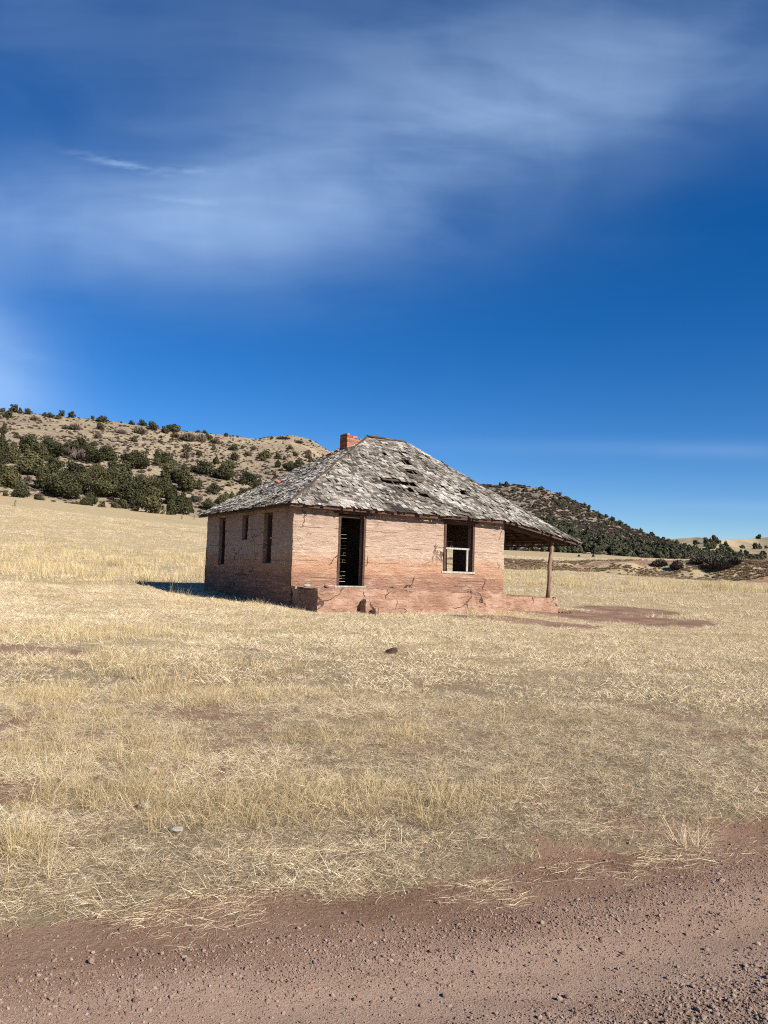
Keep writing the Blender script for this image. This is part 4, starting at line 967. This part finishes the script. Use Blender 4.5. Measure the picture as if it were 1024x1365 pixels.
# trees in the field right of the house, seen under the porch roof and beyond
for px, py, wp, hp, lab in ((709, 730, 9, 7, 'small dark juniper seen under the porch roof, left of its neighbours'), (724, 737, 9, 11, 'upright dark juniper seen just left of the porch post top'), (745, 738.5, 11, 13, 'rounded juniper standing just right of the porch post'),
                            (774, 733, 5, 5, 'tiny dark juniper in the tan field below the roof tip'), (772, 742, 5, 3, 'tiny low dark bush in the tan field right of the porch'), (791, 742.5, 5, 4, 'tiny dark round bush alone in the tan field beyond the porch')):
    x, y, z, r_ = hill_at('right', px, py) if py < 739 else field_at(px, py, 60); d = r_; i = rt.randrange(3)
    o = ob('juniper_tree' if hp > 6 else 'bush', far_me[i], None, (x, y, z - .1)); o.scale = (wp * d / FPX / (SHAPES[i][0] * 4) * 1.1,) * 2 + (hp * d / FPX / (SHAPES[i][1] * 4) * 1.1,)
    tag(o, lab, 'tree' if hp > 6 else 'bush')
# leafless brush on the red bank
brush_me = [scrub_mesh(520 + i, 1.0, .6, 900) for i in range(3)]
for px, py, wp, hp, lab in ((880, 754.5, 20, 9, 'dark leafless bush leftmost on the red bank'), (902, 759, 18, 12, 'round dark leafless bush lowest on the red bank'), (938, 751, 34, 9, 'wide brown thicket bush on the bank top left of the tallest bush'), (958, 758, 34, 14, 'tallest wide dark leafless bush on the red bank'), (974, 752, 34, 10, 'brown leafless bush rightmost in the bank thicket'),
                            (861, 743.5, 18, 5, 'low dark bush at the foot of the wooded right hill'), (925, 741, 20, 6, 'low brown bush behind the bank thicket')):
    x, y, z, r_ = field_at(px, py, 55); wm, hm = wp * r_ / FPX, hp * r_ / FPX
    o = ob('leafless_bush', brush_me[rt.randrange(3)], None, (x, y, z - .05)); o.scale = (wm, wm * .8, hm / .6 * 1.1); o.rotation_euler = (0, 0, rt.uniform(0, 6.28)); tag(o, lab, 'bush', 'bushes on the red bank')
# fence posts far out in the left field
for px, py, hp, lab in ((20, 675, 8, 'lone weathered fence post in the field at far left, below the thicket'), (242.5, 692, 5, 'short fence post left of two near the roof eave'), (259, 692.5, 6, 'thin fence post just left of the roof eave corner')):
    x, y, z, r_ = field_at(px, py, 60); hm = hp * r_ / FPX
    b = MB(); b.tube([(0, 0, -.3), (.02, 0, hm * .5), (.05, .02, hm * .97), (.05, .02, hm)], [.11, .10, .095, .07], 8); b.box((.05, -.11, hm * .75), (.03, .03, .05)); o = b.build('fence_post', M['board']); o.location = (x, y, z); tag(o, lab, 'fence post', 'old fence posts')

# ------------------------------------------------------------------ grass
def blades(seed, n, spread, lmin, lmax, width, lean0, lean1, curl=.5, tone0=.5, tsd=.2, seg=3, flatz=.0):
    """tuft mesh: n tapered curved strips; lean in radians from vertical"""
    r_ = np.random.RandomState(seed); V_ = []; F_ = []; tn = []
    for k_ in range(n):
        q = spread * r_.rand() ** .6; a_ = r_.uniform(0, 6.283); base = np.array([q * math.cos(a_), q * math.sin(a_), r_.uniform(-.01, flatz)])
        h_ = r_.uniform(0, 6.283) if r_.rand() < .6 else a_ + r_.normal() * .6
        le = r_.uniform(lean0, lean1); L_ = r_.uniform(lmin, lmax); wd = width * r_.uniform(.6, 1.3); tt_ = min(1, max(0, tone0 + r_.normal() * tsd))
        d = np.array([math.sin(le) * math.cos(h_), math.sin(le) * math.sin(h_), math.cos(le)]); sd = np.cross(d, np.array([math.cos(r_.uniform(0, 6.28)), math.sin(r_.uniform(0, 6.28)), .3])); sd /= np.linalg.norm(sd) + 1e-9
        cv_ = r_.uniform(.1, 1) * curl; side = r_.normal() * .25 * curl; p = base.copy(); n0 = len(V_)
        for s_ in range(seg + 1):
            f_ = s_ / seg; ww = wd * (1 - f_ * .85) / 2
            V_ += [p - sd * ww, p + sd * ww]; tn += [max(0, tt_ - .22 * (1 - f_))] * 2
            d = d + np.array([math.cos(h_ + side) * cv_ / seg * .6, math.sin(h_ + side) * cv_ / seg * .6, -cv_ / seg]); d /= np.linalg.norm(d)
            p = p + d * L_ / seg
            if p[2] < .004: p[2] = .004 + r_.uniform(0, .012); d[2] = abs(d[2]) * .3
        for s_ in range(seg): i0 = n0 + 2 * s_; F_.append((i0, i0 + 1, i0 + 3, i0 + 2))
    return np.array(V_), np.array(F_), np.array(tn)
def tufts(name, count, mat, **kw):
    out = []
    for i in range(count):
        V_, F_, tn = blades(kw.pop('seed', 0) + 37 * i + len(name) * 101, **kw); out.append(mesh(name, V_, F_, [M[mat]], {'tone': tn}))
    return out
def sample(r0, r1, n, seed):
    tmax = 58 if r1 < 12 else (46 if r1 < 40 else 40); n = int(n * tmax / 36)
    r_ = np.random.RandomState(seed); r = np.sqrt(r_.uniform(r0 * r0, r1 * r1, n)); t = np.radians(r_.uniform(-tmax, tmax, n)); x, y = r * np.sin(t), r * np.cos(t)
    return x, y, r_
def inside_house(x, y, pad=0.):
    c, s = math.cos(R(HYAW)), math.sin(R(HYAW)); X_ = (x - HX) * c + (y - HY) * s; Y_ = -(x - HX) * s + (y - HY) * c
    return ((X_ > -pad) & (X_ < LX + pad) & (Y_ > -pad) & (Y_ < LY + pad)) | ((X_ > -pad) & (X_ < 6.42) & (Y_ > -1.68 - pad) & (Y_ < 0)) | ((X_ > 7.5) & (X_ < 10.15) & (Y_ > -.1) & (Y_ < LY)) | ((X_ > 1.25) & (X_ < 2.75) & (Y_ > -2.32) & (Y_ < 0))
def lay(name, parts, protos):
    P_, Ro, Sc, Va = [], [], [], []
    for x, y, s_, v_, r_ in parts:
        n = len(x); P_.append(np.stack([x, y, ground_z(x, y) - .004], -1)); Ro.append(np.stack([r_.normal(size=n) * .06, r_.normal(size=n) * .06, r_.uniform(0, 6.283, n)], -1))
        Sc.append(np.stack([s_, s_, s_ * r_.uniform(.75, 1.2, n)], -1)); Va.append(v_)
    return scatter(name, np.concatenate(P_), np.concatenate(Ro), np.concatenate(Sc), np.concatenate(Va), protos)
def tall_mask(x, y):
    """where the taller golden grass stands"""
    r = np.hypot(x, y); th = np.degrees(np.arctan2(x, y)); n = fbm(x * .55, y * .55, 0, 3, 41)
    near = np.zeros_like(r)
    for i, (p, a, b) in enumerate(TALL):
        q = np.sqrt(((x - p[0]) / a) ** 2 + ((y - p[1]) / b) ** 2) + .55 * fbm(x * 1.6, y * 1.6, i, 3, 47)
        near = np.maximum(near, 1 - sstep(q, .5, 1.1))
    band = sstep(r, 30, 34) * (1 - sstep(r, 52, 60)) * (1 - sstep(th, -12, -8))
    bandr = sstep(r, 44, 48) * (1 - sstep(r, 62, 66)) * sstep(th, 6, 9)
    return np.clip(near * (.65 + .35 * sstep(n, -.1, .15)) + .22 * sstep(n, .12, .3) * (1 - sstep(th, 0, 10)) * (r < 24) + 1.2 * band * sstep(n + .12, -.1, .1) + bandr * sstep(fbm(x * .2, y * .5, 0, 3, 43), -.05, .12) + .035, 0, 1)
TALL = [(field_at(px, py)[:2], a_, b_) for px, py, a_, b_ in ((320, 1085, .75, .42), (440, 1065, .8, .45), (545, 1085, .55, .35), (610, 1075, .3, .25), (40, 1135, .45, .3), (130, 1060, .5, .3), (250, 925, 1.1, .9), (170, 880, 1.3, 1.3), (110, 845, 1.8, 1.5),
        (310, 895, 1.1, .9), (100, 960, .9, .6), (50, 1000, .6, .5), (540, 980, .5, .5), (380, 930, .9, .5), (210, 1000, .6, .4), (30, 930, 1.2, .7), (420, 985, .5, .4), (680, 1060, .3, .2))]
# short matted straw: fine close by, coarser farther off
fine = tufts('matted_straw', 5, 'straw', n=54, spread=.10, lmin=.03, lmax=.10, width=.0019, lean0=.5, lean1=1.55, curl=.95, tone0=.58, tsd=.33, flatz=.03)
med = tufts('short_straw', 4, 'straw', n=46, spread=.20, lmin=.025, lmax=.105, width=.0042, lean0=.5, lean1=1.5, curl=.5, tone0=.64, tsd=.27, flatz=.015)
coarse = tufts('far_straw', 3, 'straw', n=44, spread=.55, lmin=.05, lmax=.17, width=.009, lean0=.3, lean1=1.4, curl=.4, tone0=.62, tsd=.24, flatz=.01)
parts = []
for r0, r1, dens_, base, nv, s0, s1, seed in ((3.0, 9.5, 300, 0, 5, .55, 1.25, 1), (9, 30, 62, 5, 4, .6, 1.4, 2), (28, 105, 4.2, 9, 3, .6, 1.3, 3)):
    n = int(dens_ * R(36) * (r1 * r1 - r0 * r0)); x, y, r_ = sample(r0, r1, n, seed); n = len(x)
    cvr = cover(x, y) * (.68 + .32 * sstep(fbm(x * 1.5, y * 1.5, 0, 3, 87), -.2, .12)); k_ = (r_.rand(n) < np.where((road_s(x, y) > 0) & (r_.rand(n) < 2) & (np.hypot(x, y) < 9), .035, 0) + .97 * cvr) & (road_s(x, y) > -.10) & ~inside_house(x, y); x, y = x[k_], y[k_]; n = len(x)
    parts.append((x, y, r_.uniform(s0, s1, n) * (.7 + .5 * sstep(fbm(x * 1.1, y * 1.1, 0, 3, 88), -.15, .3)), base + r_.randint(0, nv, n), r_))
n = 26000; x, y, r_ = sample(3.0, 9, n, 5); n = len(x); s_ = road_s(x, y)
k_ = r_.rand(n) < .9 * (s_ > -.42) * (s_ < .5) * sstep(fbm(x * 1.5, y * 3.2, 0, 3, 141), .13, .3) * (1 - .8 * sstep(-s_, .05, .4)); x, y = x[k_], y[k_]; n = len(x)
parts.append((x, y, r_.uniform(.6, 1.1, n), 12 + r_.randint(0, 3, n), r_))
wispy = tufts('strewn_straw', 3, 'straw', n=12, spread=.09, lmin=.05, lmax=.15, width=.0021, lean0=1.35, lean1=1.57, curl=.6, tone0=.62, tsd=.2, flatz=.012)
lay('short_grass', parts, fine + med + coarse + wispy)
# standing bunches
tl = tufts('standing_grass', 4, 'gold', n=40, spread=.08, lmin=.06, lmax=.25, width=.0021, lean0=.02, lean1=.85, curl=.75, tone0=.46, tsd=.26, seg=4)
tm = tufts('standing_bunch', 3, 'gold', n=42, spread=.16, lmin=.06, lmax=.27, width=.0042, lean0=.02, lean1=.7, curl=.6, tone0=.5, tsd=.22, seg=4)
tf_ = tufts('golden_bunch', 3, 'gold', n=40, spread=.4, lmin=.22, lmax=.60, width=.012, lean0=.02, lean1=.55, curl=.4, tone0=.6, tsd=.18, seg=3)
parts = []
for r0, r1, dens_, base, nv, s0, s1, seed in ((3.6, 9.5, 95, 0, 4, .55, 1.2, 11), (9, 27, 17, 4, 3, .55, 1.15, 12), (26, 100, 1.5, 7, 3, .6, 1.1, 13)):
    n = int(dens_ * R(36) * (r1 * r1 - r0 * r0)); x, y, r_ = sample(r0, r1, n, seed); n = len(x)
    k_ = (r_.rand(n) < tall_mask(x, y) * (.1 + .9 * cover(x, y)) * (road_s(x, y) > .1)) & ~inside_house(x, y, .15); x, y = x[k_], y[k_]; n = len(x)
    parts.append((x, y, r_.uniform(s0, s1, n), base + r_.randint(0, nv, n), r_))
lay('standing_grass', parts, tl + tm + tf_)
# low scrub and stones over the hillsides
hx, hr = [], np.random.RandomState(17)
for nm, n in (('left', 17000), ('right', 11000)):
    h = HILLS[nm]; th = hr.uniform(h['t0'] + 3, h['t1'] - 3, n); t_ = hr.uniform(.02, 1.02, n); r1 = h['rb'](th) + (h['rc'](th) - h['rb'](th)) * t_; x, y = r1 * np.sin(np.radians(th)), r1 * np.cos(np.radians(th))
    k_ = fbm(x / 22, y / 22, 0, 4, 97) + .25 * (t_ - .4) + hr.normal(size=n) * .12 > (-.22 if nm == 'left' else -.06)
    hx.append(np.stack([x, y, hill_z(nm, th, r1) - .03, np.full(n, .72 if nm == 'left' else 1.7)], -1)[k_])
hx = np.concatenate(hx); n = len(hx); sc = hr.uniform(.25, 1.25, n) ** 1.5 * hx[:, 3]; var = np.where(hr.rand(n) < .8, hr.randint(0, 4, n), hr.randint(4, 6, n))
hill_rock = [rock_mesh('hill_rock', stone_material('hill_stone', (.30, .25, .20), (.46, .40, .34)), 80 + i, 1, .4, .55) for i in range(2)]
sc = np.where(var > 3, sc * .45, sc)
scatter('hill_scrub', hx[:, :3], np.stack([np.zeros(n), np.zeros(n), hr.uniform(0, 6.28, n)], -1), np.stack([sc * 1.3, sc * 1.3, sc * .9], -1), var, scrub_me + hill_rock)
br = np.random.RandomState(53); n = 12000
th = br.uniform(4, 33, n); r = br.uniform(73, 84, n); x, y = r * np.sin(np.radians(th)), r * np.cos(np.radians(th))
k_ = fbm(x * .12, y * .4, 0, 3, 71) + br.normal(size=n) * .1 + .12 * np.sin(np.clip((r - 73) / 11, 0, 1) * 3.14) > .0; x, y = x[k_], y[k_]; n = len(x); sc = br.uniform(.15, .45, n)
scatter('bank_brush', np.stack([x, y, ground_z(x, y) - .02], -1), np.stack([np.zeros(n), np.zeros(n), br.uniform(0, 6.28, n)], -1), np.stack([sc, sc, sc * .7], -1), br.randint(0, 3, n), [scrub_mesh(540 + i, 1.0, .6, 200, 'brush') for i in range(3)])
# gravel on the road and the soil verge
peb = [rock_mesh('pebble', M['stone'], 60 + i, 1, .4, .7) for i in range(7)]
pr = np.random.RandomState(23); n = 750000
r = np.sqrt(pr.uniform(2.0 ** 2, 8.5 ** 2, n)); t_ = np.radians(pr.uniform(-58, 58, n)); x, y = r * np.sin(t_), r * np.cos(t_); s = road_s(x, y)
cl = .5 + .9 * fbm(x * 1.1, y * 2.4, 0, 4, 37)
dn = .26 + .74 * np.exp(-((s + .62) / .17) ** 2) * np.clip(cl + .2, .15, 1.3) + .85 * sstep(-s, 1.25, 1.6) + .30 * sstep(-s, 1.1, 1.3) - .05 * np.exp(-((s + 1.02) / .15) ** 2)
dn = np.where(s > -.36, .16 * np.clip(cl, .2, 1) * (1 - sstep(s, .15, .8)) + .05 * (1 - cover(x, y)) * (s < 4), dn)
k_ = pr.rand(n) < dn; x, y, s = x[k_], y[k_], s[k_]; n = len(x)
z = np.where(s < -.40, np.maximum(road_z(x, y), ground_z(x, y)), ground_z(x, y))
sz = .0030 * np.exp(pr.normal(size=n) * .42); sz = np.where(pr.rand(n) < .03, sz * 2.0, sz) * np.where(s < -1.25, 1.25, 1.0)
sz = np.minimum(sz, .0135)
scatter('gravel', np.stack([x, y, z + sz * .25], -1), pr.uniform(0, 6.28, (n, 3)) * np.array([.15, .15, 1]), np.stack([sz * 1.2, sz, sz * 1.1], -1), pr.randint(0, 7, n), peb)

# ------------------------------------------------------------------ single things lying or growing on the ground
def put_rock(px, py, wp, mat, seed, name, lab, cat, group=None, flat=.65):
    x, y, z, r_ = field_at(px, py, 1.5)
    if road_s(x, y) < -.42: z = float(road_z(x, y))
    s_ = wp * r_ / FPX / 2; o = ob(name, rock_mesh(name, M[mat], seed, 2, .5, flat), None, (x, y, z + s_ * .28)); o.scale = (s_,) * 3; o.rotation_euler = (.1, .1, seed); tag(o, lab, cat, group)
put_rock(203, 1027, 15, 'pale', 1, 'rock', 'small white jagged rock in the matted grass', 'rock')
put_rock(193, 1077, 22, 'pale', 2, 'rock', 'flat pale grey rock half sunk beside the standing grass', 'rock', None, .4)
put_rock(236, 1108, 20, 'pale', 3, 'rock', 'low grey rock in the grass nearest the road edge', 'rock', None, .4)
put_rock(522, 871, 22, 'clod', 4, 'soil_clod', 'dark brown clod in the grass in front of the steps', 'soil clod', None, .45)
for px, py, wp, lab in ((122, 1287, 11, 'grey stone on the left part of the road, in the gravel ridge'), (248, 1297, 10, 'dark stone on the road lying right of the grey gravel ridge stone'), (179, 1355, 10, 'round stone at the bottom left edge of the road'),
                        (592, 1342, 9, 'dark stone on the road near the bottom middle'), (757, 1346, 10, 'tan stone among coarse gravel at the bottom right'), (832, 1284, 8, 'small dark stone on the smooth wheel track'), (962, 1190, 9, 'stone at the gravel edge far right of the road')):
    put_rock(px, py, wp, 'stone', px, 'road_stone', lab, 'stone', 'larger stones on the gravel road')
def clump(px, py, hp, wp, lab, seed, n=26, mat='gold', lean=.5, name='grass_clump', tone=.6, width=.0055):
    x, y, z, r_ = field_at(px, py, 2.5); h_ = hp * r_ / FPX; w_ = wp * r_ / FPX
    V_, F_, tn = blades(seed, n, w_ * .35, h_ * .55, h_ * 1.15, max(.0028, width * r_ / 22), .02, lean, .4, tone, .18, 5)
    o = ob(name, mesh(name, V_, F_, [M[mat]], {'tone': tn}), None, (x, y, z - .01)); tag(o, lab, 'grass clump')
clump(222, 815, 38, 16, 'tall thin golden grass stalks standing alone left of the house', 901, 14, lean=.25)
clump(378, 806, 30, 8, 'few long dry stalks leaning against the shaded left wall', 902, 6, lean=.6)
clump(630, 823, 26, 22, 'bushy dry grass clump at the foot of the wall pier', 903, 60)
clump(628, 822, 44, 20, 'brown twiggy weed standing against the wall below the window', 904, 14, 'scrub', .45, 'dry_weed', .5, .005)
clump(664, 826, 20, 22, 'short dry grass clump below the right corner of the house', 905, 50)
clump(694, 828, 17, 20, 'dry grass clump in front of the porch slab', 906, 44)
clump(812, 838, 16, 14, 'small grass clump in the bare red soil right of the porch', 907, 30)
clump(190, 905, 48, 70, 'wide golden grass bunch left of the house among matted grass', 908, 150, lean=.7)
clump(535, 985, 26, 44, 'low pale grass bunch in the middle of the matted grass', 909, 120, lean=.8)
clump(588, 1075, 44, 40, 'upright grass bunch at the right end of the standing grass', 910, 130, lean=.6)
clump(918, 1128, 36, 52, 'pale straw heap at the road edge on the right', 911, 150, 'straw', 1.3)
clump(700, 1142, 16, 60, 'flat straw wisp on the bare verge right of centre', 912, 90, 'straw', 1.5)
clump(240, 803, 22, 30, 'grass clump at the edge of the house shadow', 913, 60, lean=.7)
